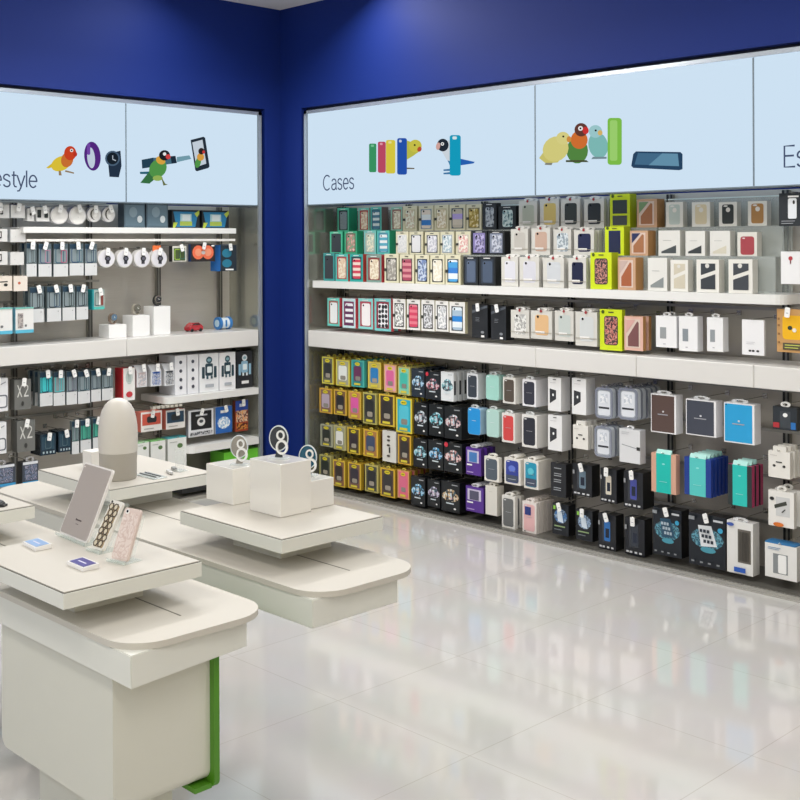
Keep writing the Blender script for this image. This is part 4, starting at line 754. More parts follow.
GFX = [('R0','printed_case','green printed phone case',[('3f9f6a',[(0.9142,2.2116),(0.9193,2.2106),(0.9236,2.2083),(0.9265,2.2051),(0.9275,2.2016),(0.9265,2.0442),(0.9255,2.0408),(0.9226,2.0379),(0.9182,2.0361),(0.9131,2.0357),(0.8777,2.0373),(0.8725,2.0382),(0.8681,2.0405),(0.8652,2.0436),(0.8642,2.0472),(0.8652,2.2055),(0.8663,2.209),(0.8692,2.2118),(0.8736,2.2135),(0.8788,2.2139)]),('7fd0a0',[(0.9024,2.2055),(0.9049,2.2049),(0.9071,2.2038),(0.9086,2.2022),(0.9091,2.2004),(0.909,2.1958),(0.9085,2.1941),(0.907,2.1927),(0.9049,2.1918),(0.9023,2.1916),(0.8888,2.1925),(0.8862,2.193),(0.884,2.1941),(0.8826,2.1957),(0.8821,2.1975),(0.8821,2.2021),(0.8826,2.2039),(0.8841,2.2053),(0.8863,2.2061),(0.8889,2.2063)])]),('R0','printed_lovebird','yellow lovebird print',[('c8c850',[(1.1869,2.2132),(1.2405,2.1985),(1.2948,2.1396),(1.24,2.1151),(1.1925,2.0976)]),('d8d050',[(1.3167,2.1715),(1.3135,2.1588),(1.3043,2.1481),(1.2902,2.1405),(1.2729,2.1371),(1.2544,2.1382),(1.237,2.1437),(1.2229,2.153),(1.2136,2.1649),(1.2104,2.1781),(1.2138,2.1909),(1.2232,2.2017),(1.2374,2.2092),(1.2549,2.2126),(1.2733,2.2113),(1.2906,2.2057),(1.3046,2.1964),(1.3136,2.1845)]),('c85838',[(1.314,2.1487),(1.3105,2.1442),(1.3055,2.1409),(1.2995,2.1391),(1.2934,2.1391),(1.2878,2.1408),(1.2835,2.1442),(1.2809,2.1487),(1.2804,2.1538),(1.282,2.159),(1.2855,2.1635),(1.2906,2.1668),(1.2965,2.1686),(1.3026,2.1686),(1.3082,2.1668),(1.3125,2.1635),(1.3151,2.159),(1.3156,2.1538)]),('202020',[(1.267,2.1801),(1.2666,2.1783),(1.2652,2.1767),(1.2631,2.1756),(1.2605,2.1751),(1.2578,2.1752),(1.2553,2.1761),(1.2532,2.1774),(1.2519,2.1792),(1.2514,2.1811),(1.2519,2.183),(1.2532,2.1846),(1.2553,2.1857),(1.2579,2.1862),(1.2606,2.186),(1.2632,2.1852),(1.2652,2.1838),(1.2666,2.1821)]),('70624c',[(1.1891,2.0508),(1.2553,2.0453),(1.2552,2.0386),(1.189,2.0419)])]),('R0','printed_case','pink printed phone case',[('c8506c',[(0.9958,2.2178),(1.0015,2.2166),(1.0063,2.2141),(1.0095,2.2106),(1.0106,2.2066),(1.0095,2.038),(1.0084,2.0341),(1.0051,2.031),(1.0003,2.029),(0.9946,2.0284),(0.9582,2.0301),(0.9524,2.0312),(0.9476,2.0336),(0.9443,2.0371),(0.9432,2.0411),(0.9443,2.2108),(0.9455,2.2147),(0.9487,2.2178),(0.9536,2.2198),(0.9593,2.2202)]),('f0a8b8',[(0.9792,2.212),(0.9817,2.2115),(0.9839,2.2104),(0.9853,2.2088),(0.9858,2.207),(0.9858,2.2025),(0.9853,2.2007),(0.9838,2.1993),(0.9817,2.1985),(0.9791,2.1983),(0.9692,2.1989),(0.9666,2.1994),(0.9645,2.2006),(0.9631,2.2021),(0.9626,2.2039),(0.9626,2.2085),(0.9631,2.2102),(0.9646,2.2116),(0.9667,2.2125),(0.9693,2.2127)])]),('R0','printed_case','yellow printed phone case',[('e8d848',[(1.0777,2.2226),(1.0839,2.2214),(1.0892,2.2186),(1.0927,2.2147),(1.0939,2.2103),(1.0928,2.0307),(1.0915,2.0264),(1.088,2.0229),(1.0827,2.0207),(1.0765,2.0201),(1.0308,2.0222),(1.0245,2.0234),(1.0192,2.0261),(1.0157,2.0299),(1.0144,2.0344),(1.0156,2.2154),(1.0168,2.2196),(1.0204,2.2231),(1.0258,2.2252),(1.032,2.2257)]),('f8f0a0',[(1.0581,2.216),(1.0606,2.2155),(1.0627,2.2144),(1.0641,2.2128),(1.0646,2.211),(1.0646,2.2065),(1.0641,2.2048),(1.0627,2.2034),(1.0606,2.2026),(1.0581,2.2024),(1.0434,2.2033),(1.0409,2.2038),(1.0388,2.205),(1.0373,2.2065),(1.0369,2.2083),(1.0369,2.2128),(1.0374,2.2145),(1.0388,2.2159),(1.0409,2.2168),(1.0435,2.217)])]),('R0','printed_case','blue printed phone case',[('2858b8',[(1.1758,2.2273),(1.1825,2.226),(1.1882,2.2229),(1.1919,2.2187),(1.1932,2.2139),(1.1921,2.0205),(1.1907,2.0158),(1.1869,2.012),(1.1812,2.0096),(1.1745,2.0089),(1.1297,2.011),(1.123,2.0122),(1.1172,2.0152),(1.1134,2.0193),(1.1121,2.0242),(1.1133,2.2192),(1.1147,2.2238),(1.1185,2.2276),(1.1243,2.2299),(1.1311,2.2304)]),('d0dcf4',[(1.1438,2.2194),(1.1469,2.2187),(1.1495,2.2174),(1.1512,2.2154),(1.1518,2.2132),(1.1518,2.2087),(1.1512,2.2066),(1.1494,2.2049),(1.1468,2.2039),(1.1438,2.2037),(1.1373,2.2041),(1.1343,2.2047),(1.1317,2.2061),(1.1299,2.208),(1.1293,2.2102),(1.1294,2.2147),(1.13,2.2168),(1.1318,2.2185),(1.1344,2.2196),(1.1374,2.2198)])]),('R0','printed_lovebird','black-headed blue lovebird print',[('4a80b0',[(1.5176,2.0886),(1.5413,2.0873),(1.5878,2.0183),(1.5877,1.9925),(1.4918,1.9968),(1.4918,2.0055),(1.5467,2.0073),(1.5438,2.0139),(1.4919,2.0164),(1.492,2.025),(1.5527,2.0264)]),('2a68c0',[(1.5413,2.0981),(1.7346,2.0556),(1.7247,2.0476),(1.6287,2.0419)]),('dfe8f0',[(1.4703,2.1434),(1.53,2.1905),(1.5522,2.1891),(1.5514,2.0652),(1.5176,2.08)]),('28303c',[(1.5343,2.1633),(1.5315,2.1509),(1.5235,2.1403),(1.5112,2.1329),(1.4961,2.1294),(1.4801,2.1303),(1.465,2.1356),(1.4526,2.1446),(1.4446,2.1563),(1.4419,2.1691),(1.4448,2.1816),(1.4529,2.1922),(1.4653,2.1996),(1.4805,2.203),(1.4966,2.2019),(1.5116,2.1966),(1.5237,2.1875),(1.5316,2.176)]),('e0b0a8',[(1.4671,2.1589),(1.4643,2.1519),(1.4599,2.1461),(1.4544,2.1422),(1.4484,2.1407),(1.4428,2.1417),(1.4381,2.1452),(1.4349,2.1508),(1.4337,2.1577),(1.4346,2.1651),(1.4374,2.1721),(1.4418,2.178),(1.4474,2.1818),(1.4533,2.1833),(1.4589,2.1822),(1.4636,2.1787),(1.4667,2.1732),(1.4679,2.1663)]),('ffffff',[(1.4988,2.172),(1.498,2.1687),(1.4956,2.1659),(1.492,2.164),(1.4877,2.1631),(1.483,2.1634),(1.4786,2.1648),(1.475,2.1672),(1.4727,2.1703),(1.4719,2.1737),(1.4728,2.177),(1.4751,2.1798),(1.4787,2.1817),(1.4831,2.1826),(1.4878,2.1823),(1.4921,2.1809),(1.4957,2.1785),(1.498,2.1754)]),('181818',[(1.4913,2.1725),(1.491,2.171),(1.4899,2.1698),(1.4883,2.1689),(1.4864,2.1685),(1.4843,2.1687),(1.4824,2.1693),(1.4808,2.1704),(1.4798,2.1717),(1.4794,2.1732),(1.4798,2.1747),(1.4808,2.1759),(1.4824,2.1768),(1.4844,2.1772),(1.4864,2.1771),(1.4884,2.1764),(1.49,2.1754),(1.491,2.174)])]),('R0','printed_case','cyan printed phone case',[('18a8cc',[(1.6108,2.2152),(1.6175,2.2137),(1.6231,2.2106),(1.6268,2.2061),(1.6281,2.2011),(1.6269,1.9961),(1.6256,1.9912),(1.6218,1.9872),(1.6161,1.9847),(1.6095,1.984),(1.5613,1.9862),(1.5545,1.9875),(1.5488,1.9905),(1.545,1.9949),(1.5437,1.9999),(1.5449,2.2068),(1.5463,2.2116),(1.5501,2.2156),(1.5559,2.218),(1.5626,2.2185)]),('e8f8fc',[(1.5918,2.209),(1.5952,2.2082),(1.598,2.2067),(1.5999,2.2044),(1.6006,2.2019),(1.6005,2.1977),(1.5998,2.1952),(1.5979,2.1933),(1.5951,2.1921),(1.5917,2.1918),(1.5757,2.1929),(1.5723,2.1936),(1.5695,2.1952),(1.5676,2.1974),(1.5669,2.1999),(1.5669,2.2042),(1.5676,2.2066),(1.5695,2.2086),(1.5724,2.2098),(1.5758,2.2101)])]),('R1','printed_lovebird','pale yellow lovebird print',[('d8d078',[(2.1954,2.0517),(2.2755,2.1314),(2.3866,2.0801),(2.3198,2.0217),(2.241,2.0205)]),('e4dc88',[(2.3751,2.135),(2.3883,2.1148),(2.3918,2.092),(2.3851,2.0695),(2.3691,2.0498),(2.3454,2.0353),(2.317,2.0277),(2.2872,2.0281),(2.2595,2.0364),(2.2374,2.0517),(2.2237,2.0723),(2.2201,2.0954),(2.227,2.1184),(2.2436,2.1383),(2.2678,2.1527),(2.2966,2.1599),(2.3264,2.1591),(2.3536,2.1504)]),('e8e090',[(2.4001,2.1445),(2.3974,2.1332),(2.3897,2.1236),(2.378,2.1169),(2.3636,2.1138),(2.3482,2.1148),(2.3337,2.1197),(2.3219,2.128),(2.3142,2.1387),(2.3116,2.1504),(2.3143,2.1618),(2.3222,2.1715),(2.334,2.1782),(2.3486,2.1811),(2.3639,2.1801),(2.3783,2.175),(2.39,2.1667),(2.3975,2.1561)]),('e09848',[(2.411,2.1385),(2.4101,2.1331),(2.4074,2.1285),(2.4033,2.1252),(2.3983,2.1237),(2.3929,2.124),(2.3879,2.1262),(2.3839,2.1301),(2.3812,2.135),(2.3803,2.1405),(2.3813,2.1459),(2.384,2.1505),(2.3881,2.1538),(2.3931,2.1553),(2.3984,2.1549),(2.4034,2.1527),(2.4075,2.1489),(2.4101,2.1439)]),('202020',[(2.365,2.1557),(2.3646,2.1539),(2.3634,2.1524),(2.3616,2.1513),(2.3595,2.1508),(2.3572,2.151),(2.355,2.1518),(2.3532,2.1531),(2.3521,2.1548),(2.3517,2.1566),(2.3521,2.1584),(2.3533,2.1599),(2.355,2.161),(2.3572,2.1615),(2.3595,2.1613),(2.3617,2.1605),(2.3634,2.1592),(2.3646,2.1575)]),('909080',[(2.241,2.0241),(2.2862,2.0217),(2.2794,2.0096),(2.2341,2.0137)])]),('R1','printed_lovebird','green lovebird print with orange chest',[('5a9048',[(2.5164,2.0723),(2.5122,2.0499),(2.5002,2.0307),(2.4819,2.0169),(2.4593,2.0102),(2.4353,2.0114),(2.4126,2.0206),(2.394,2.0365),(2.3819,2.0574),(2.3778,2.0806),(2.3822,2.1033),(2.3945,2.1227),(2.4132,2.1364),(2.436,2.1428),(2.46,2.1412),(2.4825,2.1318),(2.5007,2.1158),(2.5124,2.0952)]),('e07838',[(2.5146,2.1281),(2.5113,2.1122),(2.5019,2.0987),(2.4876,2.0891),(2.4701,2.0845),(2.4513,2.0857),(2.4337,2.0924),(2.4192,2.1039),(2.4098,2.1188),(2.4066,2.1352),(2.41,2.1513),(2.4196,2.1649),(2.4341,2.1745),(2.4518,2.1788),(2.4706,2.1775),(2.4881,2.1706),(2.5023,2.1591),(2.5115,2.1444)]),('6a4038',[(2.517,2.1801),(2.5144,2.1684),(2.5069,2.1584),(2.4955,2.1515),(2.4814,2.1483),(2.4665,2.1493),(2.4524,2.1544),(2.4409,2.163),(2.4335,2.1741),(2.4309,2.1863),(2.4336,2.1982),(2.4412,2.2081),(2.4527,2.2151),(2.4669,2.2182),(2.4818,2.217),(2.4958,2.2118),(2.5071,2.2032),(2.5145,2.1922)]),('d83838',[(2.5212,2.1763),(2.52,2.1699),(2.5167,2.1643),(2.5116,2.1604),(2.5053,2.1586),(2.4986,2.1591),(2.4923,2.1618),(2.4872,2.1664),(2.4839,2.1724),(2.4827,2.1791),(2.4839,2.1856),(2.4873,2.1911),(2.4925,2.195),(2.4988,2.1968),(2.5055,2.1963),(2.5117,2.1936),(2.5168,2.1889),(2.5201,2.1829)]),('ffffff',[(2.4849,2.1894),(2.484,2.1853),(2.4814,2.1818),(2.4774,2.1794),(2.4724,2.1783),(2.4672,2.1786),(2.4623,2.1804),(2.4583,2.1835),(2.4557,2.1873),(2.4548,2.1916),(2.4557,2.1957),(2.4584,2.1992),(2.4624,2.2017),(2.4673,2.2027),(2.4726,2.2024),(2.4775,2.2005),(2.4815,2.1975),(2.4841,2.1936)]),('181818',[(2.4764,2.19),(2.476,2.1883),(2.4748,2.1868),(2.4731,2.1857),(2.471,2.1853),(2.4687,2.1854),(2.4666,2.1862),(2.4649,2.1875),(2.4638,2.1891),(2.4634,2.191),(2.4638,2.1927),(2.465,2.1942),(2.4667,2.1953),(2.4688,2.1957),(2.471,2.1956),(2.4731,2.1948),(2.4749,2.1935),(2.476,2.1918)]),('50583c',[(2.3753,2.0312),(2.5055,2.0242),(2.5204,2.013),(2.3753,2.0206)])]),('R1','printed_lovebird','pale turquoise lovebird print',[('88c8c4',[(2.6392,2.1027),(2.6413,2.0796),(2.636,2.0585),(2.624,2.0418),(2.6067,2.0316),(2.5861,2.0291),(2.5646,2.0348),(2.5449,2.0478),(2.5294,2.0668),(2.52,2.0894),(2.5179,2.1129),(2.5233,2.1343),(2.5355,2.151),(2.5532,2.1611),(2.5739,2.1632),(2.5953,2.1573),(2.6148,2.144),(2.63,2.1251)]),('a8d8dc',[(2.6055,2.1651),(2.6029,2.1541),(2.5956,2.1447),(2.5844,2.1382),(2.5707,2.1352),(2.5561,2.1362),(2.5423,2.1411),(2.531,2.1492),(2.5237,2.1596),(2.5212,2.1711),(2.5238,2.1822),(2.5313,2.1916),(2.5426,2.1981),(2.5564,2.201),(2.571,2.1999),(2.5847,2.1949),(2.5958,2.1868),(2.603,2.1764)]),('e8c070',[(2.6075,2.158),(2.6066,2.1534),(2.6041,2.1494),(2.6002,2.1466),(2.5954,2.1453),(2.5903,2.1457),(2.5855,2.1476),(2.5816,2.151),(2.5791,2.1553),(2.5782,2.1601),(2.5792,2.1648),(2.5817,2.1687),(2.5857,2.1715),(2.5904,2.1728),(2.5955,2.1725),(2.6003,2.1705),(2.6042,2.1671),(2.6067,2.1628)]),('202020',[(2.572,2.1726),(2.5716,2.1709),(2.5705,2.1694),(2.5688,2.1684),(2.5668,2.1679),(2.5646,2.1681),(2.5625,2.1688),(2.5608,2.1701),(2.5597,2.1718),(2.5594,2.1736),(2.5598,2.1753),(2.5609,2.1768),(2.5626,2.1778),(2.5646,2.1783),(2.5668,2.1781),(2.5689,2.1774),(2.5705,2.1761),(2.5716,2.1744)]),('8098a0',[(2.5481,2.0392),(2.6319,2.0345),(2.6318,2.0243),(2.5375,2.0277)])]),('R1','printed_case','green printed standing case',[('88cc50',[(2.7068,2.2258),(2.7138,2.2241),(2.7197,2.2203),(2.7237,2.2151),(2.725,2.2091),(2.724,2.0039),(2.7225,1.9982),(2.7186,1.9934),(2.7126,1.9904),(2.7056,1.9896),(2.6585,1.992),(2.6514,1.9936),(2.6454,1.9972),(2.6414,2.0024),(2.64,2.0084),(2.6411,2.2156),(2.6425,2.2214),(2.6466,2.2261),(2.6526,2.229),(2.6597,2.2296)]),('a8e078',[(2.6884,2.2154),(2.6931,2.2142),(2.697,2.2117),(2.6997,2.2082),(2.7006,2.2042),(2.6996,2.0205),(2.6987,2.0167),(2.696,2.0135),(2.692,2.0115),(2.6873,2.011),(2.6668,2.0121),(2.6621,2.0131),(2.6581,2.0156),(2.6555,2.019),(2.6545,2.023),(2.6555,2.2077),(2.6565,2.2115),(2.6591,2.2146),(2.6632,2.2166),(2.6679,2.217)])]),('R1','printed_phone','dark blue printed phone lying down',[('2c4a68',[(2.8085,2.0515),(3.0623,2.0332),(3.0735,2.0228),(3.0731,1.9498),(3.0544,1.9458),(2.7921,1.9701),(2.7802,1.9808),(2.7925,2.039)]),('4a7494',[(2.8203,2.0424),(3.0474,2.026),(3.0545,1.9653),(2.8002,1.9865)]),('6c9cb8',[(2.9604,2.0326),(3.0474,2.026),(3.0545,1.9653),(2.8829,1.9789)])]),('L0','printed_lovebird','red-headed yellow lovebird print',[('e4c838',[(-1.6923,2.0367),(-1.6327,2.0816),(-1.6328,2.0502),(-1.6788,2.0326)]),('ecd040',[(-1.5405,2.0924),(-1.5376,2.0782),(-1.5423,2.0623),(-1.5541,2.0467),(-1.5714,2.0332),(-1.5921,2.0236),(-1.6136,2.0189),(-1.6335,2.0196),(-1.6493,2.0257),(-1.6592,2.0364),(-1.662,2.0504),(-1.6574,2.0661),(-1.6459,2.0816),(-1.6289,2.095),(-1.6083,2.1048),(-1.5867,2.1097),(-1.5667,2.1091),(-1.5506,2.1031)]),('d87838',[(-1.5252,2.0808),(-1.5318,2.0663),(-1.5421,2.0545),(-1.5548,2.0468),(-1.5683,2.0441),(-1.581,2.0467),(-1.5915,2.0542),(-1.5984,2.0658),(-1.6009,2.0801),(-1.5988,2.0953),(-1.5922,2.1097),(-1.5821,2.1215),(-1.5694,2.1293),(-1.5559,2.1321),(-1.5431,2.1297),(-1.5326,2.1221),(-1.5256,2.1105),(-1.523,2.0961)]),('d84828',[(-1.5044,2.129),(-1.5068,2.1147),(-1.5135,2.102),(-1.5238,2.0922),(-1.5364,2.0868),(-1.5497,2.0861),(-1.5621,2.0904),(-1.5722,2.0991),(-1.5787,2.1112),(-1.581,2.1251),(-1.5786,2.1393),(-1.5719,2.152),(-1.5618,2.1617),(-1.5493,2.1673),(-1.536,2.168),(-1.5235,2.1638),(-1.5133,2.1552),(-1.5066,2.1431)]),('c83828',[(-1.4991,2.1229),(-1.4999,2.118),(-1.502,2.1136),(-1.5053,2.1102),(-1.5093,2.1083),(-1.5136,2.1081),(-1.5176,2.1096),(-1.5208,2.1126),(-1.5229,2.1168),(-1.5237,2.1217),(-1.5229,2.1266),(-1.5208,2.131),(-1.5175,2.1344),(-1.5135,2.1363),(-1.5092,2.1365),(-1.5052,2.135),(-1.502,2.132),(-1.4998,2.1278)]),('ffffff',[(-1.5236,2.1439),(-1.5242,2.1406),(-1.526,2.1377),(-1.5288,2.1354),(-1.5323,2.1341),(-1.5359,2.1339),(-1.5393,2.1349),(-1.5421,2.1368),(-1.5439,2.1396),(-1.5445,2.1428),(-1.5438,2.1461),(-1.542,2.1491),(-1.5392,2.1514),(-1.5358,2.1527),(-1.5322,2.1529),(-1.5288,2.1519),(-1.526,2.1499),(-1.5242,2.1472)]),('202020',[(-1.5288,2.1437),(-1.5291,2.142),(-1.53,2.1405),(-1.5314,2.1394),(-1.5331,2.1387),(-1.535,2.1386),(-1.5367,2.1391),(-1.5381,2.1401),(-1.539,2.1415),(-1.5393,2.1431),(-1.5389,2.1448),(-1.538,2.1462),(-1.5366,2.1474),(-1.5349,2.148),(-1.5331,2.1481),(-1.5314,2.1476),(-1.53,2.1467),(-1.5291,2.1453)]),('a08868',[(-1.6158,2.0226),(-1.6038,2.0231),(-1.5971,1.9965),(-1.6143,1.9959)]),('a08868',[(-1.5728,2.0275),(-1.5207,2.0169),(-1.5207,2.009),(-1.5763,2.0179)])]),('L0','printed_wristband','purple wristband print',[('5a2c88',[(-1.3459,2.1235),(-1.3457,2.1013),(-1.3492,2.0801),(-1.3561,2.0614),(-1.366,2.0466),(-1.3783,2.0365),(-1.3919,2.032),(-1.4061,2.0332),(-1.4197,2.0401),(-1.432,2.0522),(-1.4421,2.0686),(-1.4493,2.0883),(-1.4531,2.1098),(-1.4533,2.1319),(-1.4499,2.1528),(-1.4431,2.1714),(-1.4333,2.1863),(-1.4212,2.1964),(-1.4077,2.2012),(-1.3935,2.2002),(-1.3798,2.1935),(-1.3673,2.1815),(-1.3571,2.1651),(-1.3498,2.1453)]),('d0def0',[(-1.3838,2.1097),(-1.3831,2.0939),(-1.3843,2.0789),(-1.3871,2.0659),(-1.3914,2.0556),(-1.3969,2.0488),(-1.4032,2.0459),(-1.4098,2.0472),(-1.4164,2.0525),(-1.4224,2.0615),(-1.4276,2.0736),(-1.4314,2.0879),(-1.4337,2.1034),(-1.4343,2.1192),(-1.4332,2.1341),(-1.4304,2.1471),(-1.4261,2.1574),(-1.4207,2.1642),(-1.4144,2.1671),(-1.4078,2.1659),(-1.4012,2.1607),(-1.3951,2.1517),(-1.3899,2.1397),(-1.3861,2.1254)]),('7a4cb0',[(-1.4227,2.191),(-1.4193,2.1906),(-1.4164,2.189),(-1.4145,2.1865),(-1.4138,2.1835),(-1.414,2.132),(-1.4147,2.1289),(-1.4167,2.1262),(-1.4196,2.1243),(-1.423,2.1235),(-1.4266,2.1234),(-1.43,2.1238),(-1.4329,2.1254),(-1.4348,2.1279),(-1.4354,2.1309),(-1.4352,2.1823),(-1.4345,2.1854),(-1.4326,2.1881),(-1.4297,2.19),(-1.4263,2.1908)])]),('L0','printed_watch','dark round watch print',[('28384c',[(-1.2909,2.1383),(-1.2132,2.1587),(-1.2062,2.0687),(-1.2252,1.9991),(-1.2879,2.0001),(-1.2949,2.0649)]),('506880',[(-1.2172,2.1125),(-1.2203,2.0967),(-1.2291,2.0825),(-1.2424,2.0717),(-1.2587,2.0655),(-1.276,2.0648),(-1.2922,2.0695),(-1.3053,2.0791),(-1.3138,2.0924),(-1.3167,2.1078),(-1.3136,2.1235),(-1.305,2.1376),(-1.2918,2.1484),(-1.2756,2.1547),(-1.2583,2.1556),(-1.242,2.151),(-1.2288,2.1415),(-1.2201,2.1281)]),('1c2630',[(-1.2283,2.112),(-1.2307,2.0996),(-1.2375,2.0884),(-1.2479,2.0799),(-1.2606,2.0751),(-1.2741,2.0745),(-1.2866,2.0782),(-1.2968,2.0857),(-1.3034,2.0962),(-1.3057,2.1083),(-1.3033,2.1206),(-1.2966,2.1317),(-1.2863,2.1402),(-1.2737,2.1452),(-1.2603,2.1458),(-1.2476,2.1422),(-1.2373,2.1347),(-1.2306,2.1242)]),('c0ccd8',[(-1.2689,2.128),(-1.2634,2.1283),(-1.2635,2.1071),(-1.2432,2.0998),(-1.2469,2.0948),(-1.269,2.1035)])]),('L1','printed_telescope','dark blue gadget print',[('28485c',[(-1.068,2.1114),(-0.9848,2.1287),(-0.985,2.0716),(-1.0644,2.0583)]),('4c7488',[(-0.9848,2.127),(-0.8263,2.1449),(-0.8165,2.1027),(-0.985,2.075)]),('203040',[(-0.8624,2.1431),(-0.8263,2.1466),(-0.8165,2.1027),(-0.8546,2.0976)]),('7ca8b8',[(-0.8163,2.1403),(-0.7248,2.1551),(-0.7105,2.1334),(-0.8164,2.1079)])]),('L1','printed_lovebird','green dark-headed lovebird print',[('2c6a80',[(-1.0817,2.0376),(-0.9852,2.0448),(-0.9853,2.028),(-1.078,2.0244)]),('3c7848',[(-1.0782,1.9712),(-1.0143,2.0436),(-0.956,2.0123),(-1.0147,1.9683)]),('58a050',[(-0.9055,2.0358),(-0.9225,2.0198),(-0.9432,2.0092),(-0.9651,2.005),(-0.9855,2.0078),(-1.0021,2.0172),(-1.0128,2.0321),(-1.0164,2.0506),(-1.0126,2.0706),(-1.0016,2.0897),(-0.9849,2.1056),(-0.9644,2.1165),(-0.9425,2.1209),(-0.9219,2.1183),(-0.9051,2.109),(-0.8941,2.094),(-0.8904,2.0753),(-0.8944,2.0551)]),('e8b048',[(-0.9032,2.1005),(-0.9098,2.0941),(-0.9194,2.0902),(-0.9306,2.0892),(-0.9423,2.0912),(-0.9529,2.096),(-0.9612,2.1029),(-0.9662,2.1113),(-0.9673,2.12),(-0.9644,2.128),(-0.9579,2.1344),(-0.9484,2.1384),(-0.9372,2.1395),(-0.9255,2.1375),(-0.9149,2.1327),(-0.9065,2.1257),(-0.9014,2.1174),(-0.9003,2.1086)]),('202428',[(-0.8664,2.148),(-0.8688,2.1369),(-0.8758,2.1268),(-0.8864,2.1192),(-0.8994,2.1147),(-0.9131,2.1141),(-0.926,2.1173),(-0.9365,2.124),(-0.9432,2.1333),(-0.9456,2.1441),(-0.9431,2.1552),(-0.9362,2.1652),(-0.9257,2.1729),(-0.9128,2.1773),(-0.8991,2.1781),(-0.8861,2.1749),(-0.8756,2.1683),(-0.8687,2.1589)]),('e04848',[(-0.8624,2.1397),(-0.8635,2.1345),(-0.8667,2.1297),(-0.8715,2.1261),(-0.8773,2.124),(-0.8835,2.1237),(-0.8894,2.1252),(-0.8941,2.1284),(-0.8972,2.1328),(-0.8982,2.138),(-0.8971,2.1433),(-0.894,2.148),(-0.8892,2.1516),(-0.8834,2.1537),(-0.8772,2.1541),(-0.8713,2.1525),(-0.8666,2.1494),(-0.8635,2.1449)]),('ffffff',[(-0.8942,2.1551),(-0.8949,2.1516),(-0.897,2.1484),(-0.9002,2.146),(-0.9041,2.1446),(-0.9082,2.1444),(-0.912,2.1454),(-0.9152,2.1475),(-0.9172,2.1505),(-0.9179,2.1539),(-0.9172,2.1574),(-0.9151,2.1606),(-0.912,2.163),(-0.9081,2.1644),(-0.904,2.1646),(-0.9001,2.1636),(-0.8969,2.1615),(-0.8949,2.1586)]),('a0c060',[(-0.9207,2.0051),(-0.9228,1.9993),(-0.929,1.994),(-0.9385,1.9899),(-0.95,1.9875),(-0.9623,1.9871),(-0.9737,1.9887),(-0.9831,1.9921),(-0.9891,1.9969),(-0.9912,2.0026),(-0.9891,2.0084),(-0.983,2.0137),(-0.9736,2.0178),(-0.9621,2.0202),(-0.9498,2.0207),(-0.9383,2.0191),(-0.9289,2.0157),(-0.9228,2.0108)]),('707848',[(-0.9305,2.0132),(-0.903,1.9719),(-0.8832,1.9675),(-0.915,1.9597)])]),('L1','printed_phone','printed phone showing a small bird',[('283440',[(-0.714,2.2521),(-0.6164,2.2787),(-0.6039,2.2725),(-0.5711,2.0929),(-0.5796,2.082),(-0.6675,2.0575),(-0.6799,2.064)]),('d4e0ec',[(-0.7017,2.2373),(-0.6249,2.2591),(-0.5963,2.1092),(-0.6715,2.0851)]),('58a050',[(-0.6389,2.1097),(-0.6438,2.0983),(-0.6506,2.0887),(-0.6584,2.0821),(-0.6662,2.0793),(-0.6732,2.0805),(-0.6784,2.0857),(-0.6813,2.0943),(-0.6815,2.1051),(-0.679,2.1169),(-0.674,2.1283),(-0.6673,2.1379),(-0.6595,2.1445),(-0.6517,2.1474),(-0.6447,2.1462),(-0.6394,2.141),(-0.6365,2.1325),(-0.6363,2.1216)]),('e8a848',[(-0.6129,2.1502),(-0.6146,2.1418),(-0.6193,2.1342),(-0.6266,2.1285),(-0.6355,2.1252),(-0.6449,2.1247),(-0.6537,2.1272),(-0.6608,2.1323),(-0.6655,2.1394),(-0.6671,2.1476),(-0.6654,2.1559),(-0.6607,2.1635),(-0.6535,2.1692),(-0.6446,2.1726),(-0.6352,2.1731),(-0.6264,2.1706),(-0.6192,2.1656),(-0.6145,2.1585)]),('302828',[(-0.6106,2.1869),(-0.612,2.1797),(-0.6161,2.1732),(-0.6222,2.1682),(-0.6297,2.1653),(-0.6377,2.1649),(-0.6452,2.167),(-0.6512,2.1714),(-0.6552,2.1774),(-0.6565,2.1845),(-0.6551,2.1917),(-0.6511,2.1981),(-0.645,2.2031),(-0.6375,2.206),(-0.6295,2.2064),(-0.622,2.2043),(-0.6159,2.2),(-0.612,2.1939)]),('d84040',[(-0.6064,2.1819),(-0.6071,2.1783),(-0.6089,2.175),(-0.6117,2.1725),(-0.6151,2.1711),(-0.6188,2.1709),(-0.6222,2.172),(-0.625,2.1742),(-0.6268,2.1772),(-0.6274,2.1808),(-0.6267,2.1844),(-0.6249,2.1876),(-0.6221,2.1901),(-0.6187,2.1915),(-0.615,2.1917),(-0.6116,2.1906),(-0.6089,2.1884),(-0.607,2.1854)])])]
